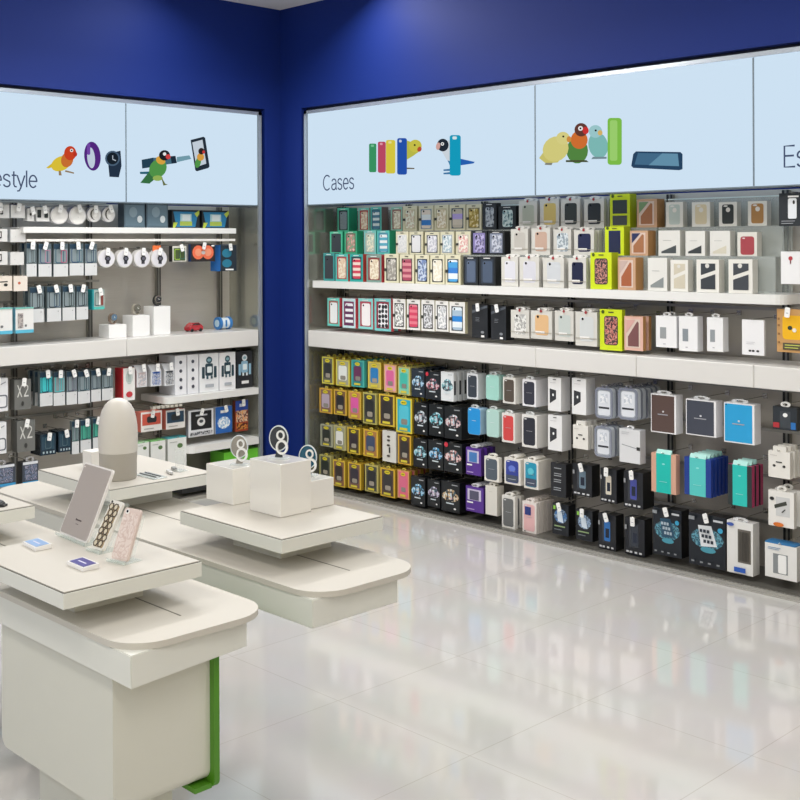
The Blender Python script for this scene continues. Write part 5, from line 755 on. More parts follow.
# ------------------------------------------------------------------ room
BLUE = mat('122a74', .6, 0, 0, .22)
wallm = mat('e6e3de', .6)
W = 8.6; D = -8.4; H = 3.163
def floor_mat():
    m = bpy.data.materials.new('polished_tile'); m.use_nodes = True
    nt = m.node_tree; N = nt.nodes; Lk = nt.links; b = N['Principled BSDF']
    b.inputs['Roughness'].default_value = .07; b.inputs['Specular IOR Level'].default_value = .8
    tc = N.new('ShaderNodeTexCoord'); br = N.new('ShaderNodeTexBrick'); br.offset = 0
    mp = N.new('ShaderNodeMapping'); mp.inputs['Location'].default_value = (.045+.0, .34, 0)
    br.inputs['Scale'].default_value = 1; br.inputs['Brick Width'].default_value = .62; br.inputs['Row Height'].default_value = .62
    br.inputs['Mortar Size'].default_value = .0016; br.inputs['Mortar Smooth'].default_value = .3
    br.inputs['Color1'].default_value = lin('d2cfcb'); br.inputs['Color2'].default_value = lin('cfccc8'); br.inputs['Mortar'].default_value = lin('bbb5ad')
    nz = N.new('ShaderNodeTexNoise'); nz.inputs['Scale'].default_value = 2.2; nz.inputs['Detail'].default_value = 5
    mx = N.new('ShaderNodeMix'); mx.data_type = 'RGBA'; mx.blend_type = 'MULTIPLY'; mx.inputs[0].default_value = .12
    Lk.new(tc.outputs['Object'], mp.inputs[0]); Lk.new(mp.outputs[0], br.inputs['Vector']); Lk.new(tc.outputs['Object'], nz.inputs['Vector'])
    Lk.new(br.outputs['Color'], mx.inputs[6]); Lk.new(nz.outputs['Color'], mx.inputs[7]); Lk.new(mx.outputs[2], b.inputs['Base Color'])
    return m
def sbox(name, m, *bs):
    bm = bmesh.new()
    for b in bs: box(bm, *b)
    return struct(name, bm, m)
sbox('floor', floor_mat(), (-.7, W, D, .7, -.1, 0))
sbox('ceiling', mat('dcdbdc', .7), (-.7, W, D, .7, H, H+.1))
RE = 4.75; LE = -3.1      # where the display bays end, out of the frame
sbox('wall_right', BLUE, (0, .218, 0, .5, 0, H), (.218, RE, 0, .5, 2.489, H), (RE, W, 0, .5, 0, H), (.218, RE, .345, .5, 0, 2.489))
sbox('wall_left', BLUE, (-.5, 0, -.132, .5, 0, H), (-.5, 0, LE, -.132, 2.489, H), (-.5, 0, D, LE, 0, H), (-.5, -.345, LE, -.132, 0, 2.489))
sbox('wall_near_left', wallm, (-.7, W, D-.1, D, 0, H))
sbox('wall_near_right', mat('e6d9bc', .6), (W, W+.1, D, .7, 0, H))  # unseen wall, coloured warm so its bounce warms the bench ends

STEEL = steel('brushed_back_panel', 'c6c1b8', .32)
SIDE = steel('satin_side_panel', 'b4b6ac', .16)
PLINTH = steel('dark_plinth', '6a6862', .3)
FR = mat('b8c0c8', .25, .6)
POSTL = mat('8d8d88', .3, .6)
# niche linings: (right wall spans x .272..RE, left wall spans y LE..-.187)
def lining(side):
    R_ = side == 'right'
    def T(a0, a1, b0, b1, z0, z1):   # a along the wall, b depth into the wall
        return (a0, a1, b0, b1, z0, z1) if R_ else (-b1, -b0, a0, a1, z0, z1)
    A0, A1 = (.272, RE) if R_ else (LE, -.187)
    near = A0 if R_ else A1          # the end beside the room corner
    s = 1 if R_ else -1
    b = sbox('trim_'+('1' if R_ else '2'), STEEL, T(A0, A1, .325, .34, .0, 1.85)); b.name = 'back_panel'
    e = sorted((near-s*.016, near)); sbox('side_panel', SIDE, T(e[0], e[1], .012, .34, 0, 2.455))
    fe = sorted((near-s*.026, near-s*.001))
    top = T(near-s*.026 if R_ else LE, RE if R_ else near-s*.026, -.002, .04, 2.446, 2.467)
    sbox('trim_3' if R_ else 'trim_4', FR, T(fe[0], fe[1], -.002, .012, 0, 2.467), top)
    ge = sorted((near-s*.055, near-s*.026)); GM = mat('0b1430', .6)
    sbox('trim_9' if R_ else 'trim_10', GM, T(ge[0], ge[1], .03, .05, 0, 2.467), T(near-s*.055 if R_ else LE, RE if R_ else near-s*.055, .045, .05, 2.467, 2.49))  # dark navy strips paint the shade in the gap around the frame
    sbox('trim_5' if R_ else 'trim_6', PLINTH, T(A0, A1, .0, .34, 0, .022))
    sbox('trim_7' if R_ else 'trim_8', mat('bdbbb4', .25, .5), T(A0, A1, -.014, 0, 0, .018), T(A0, A1, -.03, -.014, 0, .007))
lining('right'); lining('left')

# ------------------------------------------------------------------ light box panels with printed pictures
PANEL = emit('cde1f2', 1.0)
EDGE = mat('6f7d88', .4)
PAN = {}
def panel(key, side, a0, a1, label):
    bm = bmesh.new(); w = a1-a0
    box(bm, .004, w-.004, 0, .12, 0, .59)
    rz = 0 if side == 'R' else pi/2
    loc = (a0, .006, 1.855) if side == 'R' else (-.006, a0, 1.855)
    o = link('light_panel', bm, PANEL); o.location = loc; o.rotation_euler = (0, 0, rz)
    tag(o, label, 'light box sign', 'lit picture panels above the display bays')
    bm = bmesh.new(); box(bm, 0, w, -.004, .13, -.007, -.001); box(bm, w-.004, w, -.002, .1, 0, .588); box(bm, 0, .004, -.002, .1, 0, .588)
    link('panel_edge', bm, EDGE, o)
    PAN[key] = (o, a0); return o
panel('R0', 'R', .272, 2.17, 'lit panel reading Cases with coloured cases and two lovebirds')
panel('R1', 'R', 2.17, 3.447, 'lit panel with three lovebirds, green case and dark blue phone')
panel('R2', 'R', 3.447, RE-.05, 'lit panel at far right starting with the letters Es')
panel('L1', 'L', -1.176, -.187, 'lit panel with green lovebird looking at a phone picture')
panel('L0', 'L', LE+.05, -1.176, 'lit panel ending in style with lovebird, wristband and watch')
for key, name, label, shapes in GFX:
    o, a0 = PAN[key]
    bm = bmesh.new(); ms = []
    for i, (c, pts) in enumerate(shapes):
        m = emit(c, .8)
        if m not in ms: ms.append(m)
        y1 = -.0003*(i+1)-(.003 if 'case' in name else 0); prism(bm, [(a-a0, z-1.855) for a, z in pts], y1, -.0001, 'y', ms.index(m))
    g = link(name, bm, ms, o); g['label'] = label
def arc(cx, cy, rx, ry, a0, a1, n=12): return [(cx+rx*cos(radians(a0+(a1-a0)*i/n)), cy+ry*sin(radians(a0+(a1-a0)*i/n))) for i in range(n+1)]
GLYPH = {   # thin sans letters as pen strokes, cap height 1: width, strokes
 'C': (.86, [arc(.42, .5, .38, .5, 48, 312, 20)]),
 'a': (.62, [arc(.27, .52, .21, .2, 165, 0, 8)+[(.48, .12), (.52, .02), (.56, .01)], [(.48, .42), (.36, .40)]+arc(.25, .19, .21, .19, 100, 330, 12)+[(.48, .2)]]),
 's': (.56, [arc(.25, .54, .19, .18, 15, 180, 8)+[(.08, .46), (.24, .38), (.42, .30)]+arc(.25, .18, .2, .18, 20, -165, 10)]),
 'e': (.62, [[(.05, .37), (.53, .37)]+arc(.29, .36, .24, .36, 0, 318, 22)]),
 'L': (.62, [[(.08, 1), (.08, 0), (.56, 0)]]), 'i': (.22, [[(.1, .7), (.1, 0)], [(.1, .98), (.1, .9)]]),
 'f': (.32, [[(.14, 0), (.14, .82), (.19, .95), (.32, .97)], [(.0, .69), (.3, .69)]]), 't': (.32, [[(.13, .92), (.13, .14), (.19, .02), (.31, .01)], [(.0, .69), (.3, .69)]]),
 'y': (.52, [[(.02, .7), (.26, .04)], [(.5, .7), (.24, -.06), (.15, -.22), (.02, -.24)]]), 'l': (.22, [[(.1, 1), (.1, 0)]]),
 'E': (.68, [[(.6, 1), (.08, 1), (.08, 0), (.62, 0)], [(.08, .53), (.56, .53)]]),
 'n': (.56, [[(.07, .7), (.07, 0)], [(.07, .5)]+arc(.27, .48, .2, .22, 150, 0, 8)+[(.47, 0)]])}
def text(key, word, a, z, size, right=None, name='lettering'):
    o, a0 = PAN[key]; th = .045*size
    if right is not None: a = right-sum(GLYPH[c][0] for c in word)*size
    m = emit('47536e', 1); x = a-a0
    for c in word:
        wd, strokes = GLYPH[c]; bm = bmesh.new()
        for pts in strokes:
            P_ = [Vector((p[0]*size, p[1]*size)) for p in pts]
            top, bot = [], []
            for i, p in enumerate(P_):
                d = (P_[min(i+1, len(P_)-1)]-P_[max(i-1, 0)]).normalized(); nn = Vector((-d.y, d.x))*th
                top.append(p+nn); bot.append(p-nn)
            V = [[bm.verts.new((q.x, y, q.y)) for q in row_] for y in (-.001, 0) for row_ in (top, bot)]
            for i in range(len(P_)-1):
                bm.faces.new((V[0][i], V[0][i+1], V[1][i+1], V[1][i])); bm.faces.new((V[2][i], V[2][i+1], V[3][i+1], V[3][i]))
                bm.faces.new((V[0][i], V[2][i], V[2][i+1], V[0][i+1])); bm.faces.new((V[1][i], V[3][i], V[3][i+1], V[1][i+1]))
        g = link('letter', bm, m, o, (x, -.0002, z-1.855)); x += wd*size
text('R0', 'Cases', .427, 1.942, .094)
text('R2', 'Essentials', 3.59, 1.934, .094)
text('L0', 'Lifestyle', 0, 1.922, .094, right=-1.742)

# ------------------------------------------------------------------ uprights, counters, shelves, rails
def side_obj(side, name, boxes, m, label=None, cat=None, group=None, bev=0):
    bm = bmesh.new()
    for (a0, a1, b0, b1, z0, z1) in boxes:
        if side == 'R': box(bm, a0, a1, b0, b1, z0, z1, bev=bev)
        else: box(bm, -b1, -b0, a0, a1, z0, z1, bev=bev)
    o = link(name, bm, m)
    if label: tag(o, label, cat, group)
    return o
def child_boxes(side, name, parent, boxes, m):
    bm = bmesh.new()
    for (a0, a1, b0, b1, z0, z1) in boxes:
        if side == 'R': box(bm, a0, a1, b0, b1, z0, z1)
        else: box(bm, -b1, -b0, a0, a1, z0, z1)
    return link(name, bm, m, parent)
places = ['behind the folded corner cases', 'behind the cream case packs', 'behind the black case packs', 'behind the clear case packs', 'behind the brown and white boxes', 'fully visible at the far right', 'beyond the far right boxes']
for i, x in enumerate([.295, .897, 1.534, 2.171, 2.808, 3.445, 4.09]):
    o = side_obj('R', 'slotted_upright', [(x-.008, x+.02, .300, .324, .03, 1.845)], POSTL, 'slotted metal upright on right wall, '+places[i], 'upright', 'slotted uprights of the right wall')
    child_boxes('R', 'dark_slot', o, [(x-.012, x-.0005, .297, .3005, .03, 1.845)], BLACK); child_boxes('R', 'dark_slot', o, [(x+.012, x+.0215, .297, .3005, .03, 1.845)], BLACK)
places = ['beside the blue corner column', 'behind the three counter cubes', 'behind the teal band pack', 'behind the white music cubes']
for i, y in enumerate([-.273, -.755, -1.245, -1.735]):
    o = side_obj('L', 'slotted_upright', [(y-.02, y+.008, .300, .324, .03, 1.845)], POSTL, 'slotted metal upright on left wall, '+places[i], 'upright', 'slotted uprights of the left wall')
    child_boxes('L', 'dark_slot', o, [(y-.0215, y-.013, .297, .3005, .03, 1.845)], mat('4c4a46', .4)); child_boxes('L', 'dark_slot', o, [(y, y+.008, .297, .3005, .03, 1.845)], mat('4c4a46', .4))
CT = mat('e2e0dc', .3, 0, .2)
def counter(side, a0, a1, label):
    o = side_obj(side, 'counter_shelf', [(a0+.001, a1-.001, 0, .296, .929, 1.034)], CT, label, 'shelf', 'deep white counters of the display walls', .004)
    return o
counter('R', .276, 2.17, 'long deep white shelf section starting at the blue corner, right wall')
counter('R', 2.17, 2.808, 'deep white shelf section under the lime rose print pack')
counter('R', 2.808, 3.445, 'deep white shelf section above the three tablet boxes')
counter('R', 3.445, RE, 'deep white shelf section at the far right, under the kraft pack')
counter('L', -1.178, -.191, 'left wall deep white shelf section carrying cubes and red car')
counter('L', LE, -1.178, 'left wall deep white shelf section beneath the hanging wristbands')
bm = bmesh.new(); prism(bm, [(.29, .296), (.29, .03)] + [(3.578-.06+.06*sin(t*pi/10), .09-.06*cos(t*pi/10)) for t in range(6)] + [(3.578, .296)], 1.312, 1.357, 'z')
tag(link('display_shelf', bm, COOLWHITE), 'long white shelf carrying three rows of phone cases', 'shelf')
tag(boxobj('display_shelf', (-.296, -.03, -1.82, -.347, 1.666, 1.7005), COOLWHITE, bev=.002), 'thin white shelf under the blue toy boxes, left wall', 'shelf')
def lshelf(y0, y1, z0, z1, label, x0=.0):
    bm = bmesh.new(); r = .05
    pts = [(-.296, y1), (-.296, y0), (-x0-r, y0)] + [(-x0-r+r*sin(t*pi/10), y0+r-r*cos(t*pi/10)) for t in range(1, 6)] + [(-x0, y1)]
    prism(bm, pts, z0, z1, 'z'); o = link('display_shelf', bm, COOLWHITE); tag(o, label, 'shelf')
    return o
lshelf(-.90, -.193, .612, .6535, 'small white shelf with rounded end carrying the robot boxes')
lshelf(-.735, -.193, .285, .33, 'lowest small white shelf below the skyline pack, left wall')
# clear stepped risers
CL = clearmat('e6eeea', .22)
rb = [('under the teal and cream cases', .32, 1.23), ('under the black case packs', 1.24, 2.17), ('under the lime and brown packs', 2.18, 2.80), ('under the white boxes, right end empty', 2.81, 3.49)]
for ph, a, b in rb:
    bm = bmesh.new()
    box(bm, a, b, .1255, .2035, 1.526, 1.5305); box(bm, a, b, .1225, .1255, 1.3575, 1.5305)
    box(bm, a, b, .2065, .290, 1.670, 1.6745); box(bm, a, b, .2035, .2065, 1.5305, 1.6745)
    box(bm, a, b, .290, .293, 1.3575, 1.815)
    o = link('acrylic_riser', bm, CL); tag(o, 'clear acrylic three step riser '+ph, 'display riser', 'clear risers on the case shelf')
    bm = bmesh.new(); box(bm, a, b, .288, .2955, 1.815, 1.821); link('riser_edge', bm, mat('e8f2ec', .2), o)

RAILM = mat('a7a59e', .3, .7)
def rail(side, a0, a1, z, label, m=RAILM, h=.014, b0=.28):
    return side_obj(side, 'hanging_rail', [(a0, a1, b0, .296 if b0 > .2 else b0+.015, z, z+h)], m, label, 'rail', 'rails that carry the peg hooks')
for z, t in ((1.27, 'just below the case shelf'), (.885, 'just below the deep white shelf'), (.69, 'behind the second peg row'), (.468, 'behind the third peg row'), (.245, 'behind the bottom peg row')):
    rail('R', .33, 3.55, z, 'long metal peg rail on right wall, '+t)
rail('R', 3.56, RE-.05, 1.83, 'short metal peg rail at far right, highest')
rail('R', 3.56, RE-.05, 1.57, 'short metal peg rail at far right, below black box')
for z, t, a0, a1 in ((1.845, 'at the foot of the lit panels', LE, -1.15), (1.618, 'white, carrying the round watch packs', -1.80, -.34), (1.37, 'behind the smoky wristband packs', -1.75, -1.2), (1.262, 'behind the teal edged packs', LE, -1.76), (.882, 'under the deep white shelf', LE, -.2), (.588, 'behind the grey earphone boxes', LE, -.2), (.392, 'behind the lowest picture packs', LE, -.9)):
    rail('L', a0+.01, a1, z, 'peg rail on left wall, '+t, mat('eeebe6', .35) if 'white,' in t else RAILM, .014 if 'white,' in t else .014, .05 if 'white,' in t else .28)

# ------------------------------------------------------------------ the goods
HOOKM = mat('b9b7b0', .25, .8)
def make_hook(side, a, z, y, tagged, label, group):
    """rod from the rail to just past the front pack"""
    rz = 0 if side == 'R' else pi/2
    loc = (a, .29, z) if side == 'R' else (-.29, a, z)
    L = .29-y+.012
    bm = bmesh.new(); tube(bm, [(0, 0, 0), (0, -L, 0), (0, -L-.006, .006)], .0022, 6)
    o = link('peg_hook', bm, HOOKM); o.location = loc; o.rotation_euler = (0, 0, rz)
    tag(o, label, 'hook', group)
    bm = bmesh.new(); box(bm, -.012, .012, -.006, 0, -.012, .012); link('hook_plate', bm, HOOKM, o)
    if tagged:
        bm = bmesh.new(); prism(bm, rrect(-.0125, -.04, .0125, .006, .005, 2), -L-.010, -L-.0075)
        t = link('price_tag', bm, TAGW, o); t.rotation_euler = (0, random.uniform(-.35, .35), 0)
        bm = bmesh.new(); box(bm, -.006, .006, -L-.0106, -L-.010, -.022, -.018); t2 = link('tag_print', bm, mat('b4b8bc'), t)
    return o
HROW = {'U3', 'U2', 'U1'}
for key, wall, phrase, group, items in ROWS:
    for (a0, a1, z0, z1, yf, st, desc, d, n, pitch, hook) in items:
        a0, a1, z0, z1, yf, d, pitch = (v/1000 for v in (a0, a1, z0, z1, yf, d, pitch))
        w = a1-a0; h = z1-z0; ac = (a0+a1)/2; d = min(d, .288-yf)
        rz = 0 if wall == 'R' else pi/2
        def loc_at(y): return (ac, y, z0) if wall == 'R' else (-y, ac, z0)
        parts = st.split(':'); fn = globals()['style_'+parts[0]]
        def P(name, front, side=None, shape='box'):
            if parts[0] == 'slant': shape = 'slant'
            return Pack(name, loc_at(yf), rz, w, h, d, front, side, shape)
        p = fn(P, parts[1:])
        lab = desc+', '+phrase
        tag(p.o, lab, CATS[parts[0]], group)
        if key in ('U1', 'U2', 'U3') :
            pass
        kids = list(p.o.children)
        for k in range(n):
            y = yf+pitch*(k+1)
            if y+d > .292: break
            c = p.o.copy(); C.objects.link(c); c.location = loc_at(y)
            nn = desc.split(',')[0].split(' with ')[0].split(' and ')[0]
            c['label'] = 'queued behind the '+desc.split(',')[0]+', '+phrase
            if len(c['label'].split()) > 16: c['label'] = 'behind '+desc.split(',')[0]+', '+phrase
            c['group'] = 'spare packs queued on the pegs'
            LABELS.setdefault(c['label'], []).append(c.name)
            for ch in kids:
                if ch.name.startswith(('hang_tab', 'picture_panel', 'yellow_badge', 'card_band', 'case_front', 'rim', 'white_card', 'dark_header', 'header', 'card_top', 'side_window')):
                    q = ch.copy(); C.objects.link(q); q.parent = c
        if hook:
            dz = .012 if parts[0] in ('ph', 'clear', 'rnd', 'tab', 'small', 'script', 'key', 'charger', 'adapt', 'plain', 'pur') else .004
            if parts[0] == 'disc': dz = .004
            lab2 = 'hook holding '+desc.split(',')[0]+', '+phrase
            if desc.split(',')[0] != desc: lab2 = 'hook holding '+desc+', '+phrase
            if len(lab2.split()) > 16: lab2 = 'hook of '+desc+', '+phrase
            make_hook(wall, ac, z1+dz, yf, hook == 2, lab2, 'peg hooks along both walls')

# ------------------------------------------------------------------ things on the left counter
def cube(name, x0, x1, y0, y1, z0, z1, label, group, m=WHITE):
    bm = bmesh.new(); box(bm, x0, x1, y0, y1, 0, z1-z0, bev=.002)
    o = link(name, bm, m, None, (0, 0, z0)); return tag(o, label, 'display cube', group)
CZ = 1.0345
tops = []
for (y0, y1, z, lb) in ((-1.240, -1.120, 1.114, 'lowest of the three white cubes on the left counter'), (-1.076, -.956, 1.163, 'middle height white cube on the left counter'), (-.926, -.806, 1.212, 'tallest white cube on the left counter')):
    cube('display_cube', -.22, -.10, y0, y1, CZ, z, lb, 'white cubes on the left counter', mat('f6f6f5', .35)); tops.append(((y0+y1)/2, z))
for (y, z), (c, strap, lb) in zip(tops, (('5c7890', '9a8474', 'blue faced watch on the lowest counter cube'), ('6a6a60', 'b4aea0', 'steel watch on the middle counter cube'), ('2c3034', '26282a', 'black watch on the tallest counter cube'))):
    o = empty('wrist_watch', (-.15, y, z+.0005), pi/2); tag(o, lb, 'watch', 'watches on the counter cubes')
    bm = bmesh.new(); ring(bm, 0, .034, .034, .029, -.001, .021, 24, .75, 1); link('strap', bm, mat(strap, .35), o)
    bm = bmesh.new(); prism(bm, ell(0, .042, .024, .024, 20), -.010, -.0015); link('watch_case', bm, mat('a8a49c', .2, .8), o)
    bm = bmesh.new(); prism(bm, ell(0, .042, .019, .019, 20), -.0115, -.010); link('dial', bm, mat(c, .15), o)
    bm = bmesh.new(); box(bm, -.0008, .0008, -.0125, -.0115, .040, .050); box(bm, 0, .008, -.0125, -.0115, .0392, .0408); link('hands', bm, TAGW, o)
o = empty('toy_car', (-.19, -.57, CZ), pi/2); tag(o, 'small red toy car on the left counter', 'toy car')
bm = bmesh.new(); prism(bm, [(-.055, .008), (-.055, .03), (-.035, .042), (-.02, .058), (.022, .058), (.036, .042), (.055, .032), (.055, .008)], -.03, .03); bmesh.ops.bevel(bm, geom=list(bm.edges), offset=.003, segments=2, affect='EDGES'); link('car_body', bm, mat('b42430', .25, 0, .6), o)
bm = bmesh.new(); prism(bm, [(-.03, .043), (-.018, .054), (.019, .054), (.031, .043)], -.0315, .0315); link('windows', bm, mat('3c2226', .1), o)
for sx in (-.033, .033):
    for sy in (-.027, .027):
        bm = bmesh.new(); prism(bm, ell(sx, .0105, .0105, .0105, 16), sy-.006, sy+.006); link('wheel', bm, BLACK, o)
o = empty('rolling_robot', (-.19, -.338, CZ), pi/2); tag(o, 'blue and white round rolling robot on the left counter', 'toy robot')
bm = bmesh.new(); prism(bm, ell(0, .042, .036, .036, 28), -.03, .03, 'x'); link('robot_body', bm, mat('dfeaf0', .3), o)
for s in (-1, 1):
    bm = bmesh.new(); prism(bm, ell(0, .042, .042, .042, 28), s*.03, s*.048, 'x'); w_ = link('wheel', bm, mat('2f78bc', .3), o)
    bm = bmesh.new(); prism(bm, ell(0, .042, .024, .024, 20), s*.048, s*.051, 'x'); link('hub_cap', bm, mat('b8d4e4', .3), w_)
bm = bmesh.new(); box(bm, -.006, .006, -.038, -.0355, .02, .064); link('blue_stripe', bm, mat('2f78bc', .3), o)
# small cable fittings under the robot shelf
bm = bmesh.new()
for k in range(7):
    yy = -1.0+k*.032; box(bm, -.03, .0, yy, yy+.02, .592, .607)
o = link('clip_strip', bm, mat('c8c4b8', .4)); tag(o, 'strip of pale clips below the left end of robot shelf', 'clip strip')
for yy in (-1.0, -.80):
    bm = bmesh.new(); box(bm, -.29, -.0, yy-.006, yy, .607, .611); link('strip_arm', bm, RAILM, o)

# ------------------------------------------------------------------ display benches
TOP = mat('cac5bb', .5, 0, 0, .4)
APR = mat('e0e0d8', .35)
BODY = mat('d6d5ca', .4)
GREEN = mat('4f8c1c', .4)
GAP = mat('6c6960', .5)
def bench(x0, x1, y0, y1, label, body=None, green=False):
    o = empty('display_bench', ((x0+x1)/2, (y0+y1)/2, 0)); ox, oy = (x0+x1)/2, (y0+y1)/2
    tag(o, label, 'display table', 'long white display benches')
    def add(name, bm, m, smooth=False):
        q = link(name, bm, m, o, (-ox, -oy, 0), smooth); return q
    bm = bmesh.new(); prism(bm, rrect(x0, y0, x1, y1, .105, 10), .688, .703, 'z')
    es = [e for e in bm.edges if abs(e.verts[0].co.z-.703) < 1e-5 and abs(e.verts[1].co.z-.703) < 1e-5]
    bmesh.ops.bevel(bm, geom=es, offset=.005, segments=3, affect='EDGES'); add('bench_top', bm, TOP, True)
    bm = bmesh.new(); 
    prism(bm, [(x0+.03, y0+.004), (x1-(.0 if green else .028), y0+.004), (x1-(.042 if green else .032), y1-(.055 if green else .08)), (x0+.03, y1-.06)], .614, .688, 'z'); bmesh.ops.bevel(bm, geom=list(bm.edges), offset=.002, segments=2, affect='EDGES'); add('apron', bm, APR, True)
    yc = {True: -3.307, False: -2.760}[y0 < -3.2]
    bm = bmesh.new(); box(bm, x0+.12, x1-.12, yc-.002, yc+.002, .7025, .7036); add('cable_slot', bm, GAP)
    bx0, bx1, by0, by1 = body
    bm = bmesh.new(); prism(bm, rrect(bx0, .285, bx1, .62, .03 if green else .02, 5)[:], by0, by1, 'y'); add('cabinet_body', bm, BODY, True)
    bm = bmesh.new(); box(bm, bx0+.09, bx1-.09, by0+.06, by1-.05, 0, .285); add('pedestal', bm, BODY)
    if green:
        bm = bmesh.new(); prism(bm, rrect(bx0, .270, bx1+.018, .62, .02, 5), by1, by1+.016, 'y'); g = add('green_side_panel', bm, GREEN, True); g['label'] = 'bright green back panel'
        bm = bmesh.new(); box(bm, bx0+.02, bx1+.008, by1-.05, by1, .270, .282); add('green_foot', bm, GREEN)
    return o
bench(1.62, 3.860, -3.522, -3.112, 'nearest white display bench with green edged cabinet', (3.195, 3.752, -3.5, -3.232), True)
bench(2.0, 3.862, -2.975, -2.582, 'farther white display bench carrying dome and cubes', (2.2, 2.98, -2.93, -2.66))
def slab(x0, x1, y0, y1, label):
    o = empty('raised_plate', ((x0+x1)/2, (y0+y1)/2, .703)); ox, oy = (x0+x1)/2, (y0+y1)/2
    tag(o, label, 'display riser', 'square raised plates on the benches')
    def add(name, bm, m): return link(name, bm, m, o, (-ox, -oy, -.703))
    bm = bmesh.new(); box(bm, x0, x1, y0, y1, .760, .7965, bev=.0012); add('plate', bm, APR)
    bm = bmesh.new(); box(bm, x0+.0015, x1-.0015, y0+.0015, y1-.0015, .7965, .7975); add('dark_trim', bm, GAP)
    bm = bmesh.new(); box(bm, x0+.004, x1-.004, y0+.004, y1-.004, .7975, .8, bev=.0008); add('plate_top', bm, TOP)
    bm = bmesh.new(); box(bm, x0+.13, x1-.13, y0+.10, y1-.09, .7032, .76); add('support_block', bm, APR)
    return o
slab(3.172, 3.666, -3.576, -3.194, 'nearest raised white plate carrying the phone display')
slab(2.283, 2.777, -3.576, -3.191, 'raised white plate at the left edge of the photo')
slab(3.160, 3.645, -2.920, -2.540, 'raised white plate carrying three white cubes')
slab(2.258, 2.748, -2.914, -2.500, 'raised white plate carrying the white dome')
SZ = .8005
G2 = 'white cubes on the raised plate'
cube('display_cube', 3.080, 3.220, -2.769, -2.640, SZ, .911, 'lower left white cube beneath the pale ring stand', G2, mat('f0ede6', .12, 0, .6))
cube('display_cube', 3.304, 3.452, -2.769, -2.652, SZ, .956, 'tallest white cube beneath the dark ring stand', G2, mat('f0ede6', .12, 0, .6))
cube('display_cube', 3.30, 3.432, -2.650, -2.545, SZ, .885, 'lowest right white cube beneath the blue ring stand', G2, mat('f0ede6', .12, 0, .6))
def ringstand(x, y, z, col, h, w, label, rz):
    o = empty('ring_stand', (x, y, z), rz); tag(o, label, 'ring display', 'small ring stands on the white cubes')
    bm = bmesh.new(); prism(bm, rrect(-w*.55, .0, w*.55, .004, .001, 1), -.012, .012); link('clear_foot', bm, clearmat('f0f6f6', .5), o)
    bm = bmesh.new(); prism(bm, [(-w*.25, .003), (w*.2, .003)] + ell(0, h*.62, w*.52, h*.37, 24)[19:] + ell(0, h*.62, w*.52, h*.37, 24)[:18], -.0015, .0015)
    b = link('backing_card', bm, mat(col, .25), o)
    bm = bmesh.new(); ring(bm, -w*.02, h*.62, w*.56, w*.51, -.002, .002, 28, 1, h*.4/(w*.57)); link('clear_rim', bm, mat('dfe6e8', .15), o)
    bm = bmesh.new(); ring(bm, w*.12, h*.72, w*.24, w*.15, -.008, -.002, 20, 1, 1.15); link('small_ring', bm, mat('f2f2f0', .25), o)
    bm = bmesh.new(); ring(bm, w*.2, h*.36, w*.34, w*.24, -.010, -.002, 24, 1, 1.2); link('large_ring', bm, mat('f2f2f0', .25), o)
ringstand(3.178, -2.712, .9115, '9a958c', .092, .052, 'pale ring stand on the left cube', radians(32))
ringstand(3.375, -2.712, .9565, '3c4044', .098, .054, 'dark ring stand on the tallest cube', radians(32))
ringstand(3.362, -2.588, .8855, '1f5870', .094, .052, 'blue ring stand on the lowest cube', radians(32))

# dome on the far plate
o = empty('dome_device', (2.600, -2.795, SZ), 0); tag(o, 'tall white dome device with grey base on far plate', 'dome device')
bm = bmesh.new(); lathe(bm, [(.060, 0), (.062, .003), (.064, .090), (.0645, .091)], 40); link('grey_base', bm, mat('b5afa5', .45), o, smooth=True)
bm = bmesh.new(); lathe(bm, [(.0645, .0915), (.066, .12), (.0665, .15), (.065, .18), (.0615, .205), (.0545, .232), (.043, .253), (.030, .265), (.015, .2725), (.001, .274)], 40); link('white_dome', bm, mat('d8d3ca', .4), o, smooth=True)
bm = bmesh.new(); prism(bm, ell(0, 0, .011, .004, 16), 0, .0012, 'z'); q = link('touch_mark', bm, mat('b8b0a8', .4), o); q.location = (-.018, -.040, .2475); q.rotation_euler = (radians(48), 0, radians(-24))
tag(boxobj('white_carton', (-.03, .03, -.03, .03, 0, .062), mat('e9e6e0', .4), loc=(2.372, -2.755, SZ), bev=.001), 'small white box behind the dome', 'box')
# little bits on the far plate
for (x, y, l, m, lb) in ((2.655, -2.625, .05, 'd0d0cc', 'white cable plug beside the dome base'), (2.615, -2.580, .035, '8a8c8c', 'grey cable plug behind the dome')):
    o = empty('cable_plug', (x, y, SZ), radians(-20)); tag(o, lb, 'cable plug')
    bm = bmesh.new(); box(bm, -l/2, l/2, -.007, .007, 0, .010, bev=.002); link('plug_body', bm, mat(m, .35), o)
    bm = bmesh.new(); box(bm, l/2, l/2+.012, -.004, .004, .003, .007); link('plug_tip', bm, CHROME, o)
bm = bmesh.new(); box(bm, -.06, .06, -.0275, .0275, 0, .004, bev=.001); o = link('flat_pen_tray', bm, clearmat('e4ecec', .5)); o.location = (2.655, -2.70, SZ); o.rotation_euler = (0, 0, 0); tag(o, 'thin clear tray lying at the right of dome', 'tray')
for k in (-.012, .008):
    bm = bmesh.new(); tube(bm, [(-.05, k, .0062), (.05, k, .0062)], .0022, 8); link('stylus', bm, mat('8c8e90', .3, .6), o)
o = empty('clear_card_stand', (2.645, -2.575, SZ), radians(10)); tag(o, 'clear upright card stand at back of dome plate', 'card stand')
bm = bmesh.new(); box(bm, -.022, .022, -.003, -.001, .003, .075); link('front_sheet', bm, clearmat('eef4f2', .18), o)
bm = bmesh.new(); box(bm, -.022, .022, -.02, .02, 0, .003); link('foot', bm, clearmat('eef4f2', .4), o)
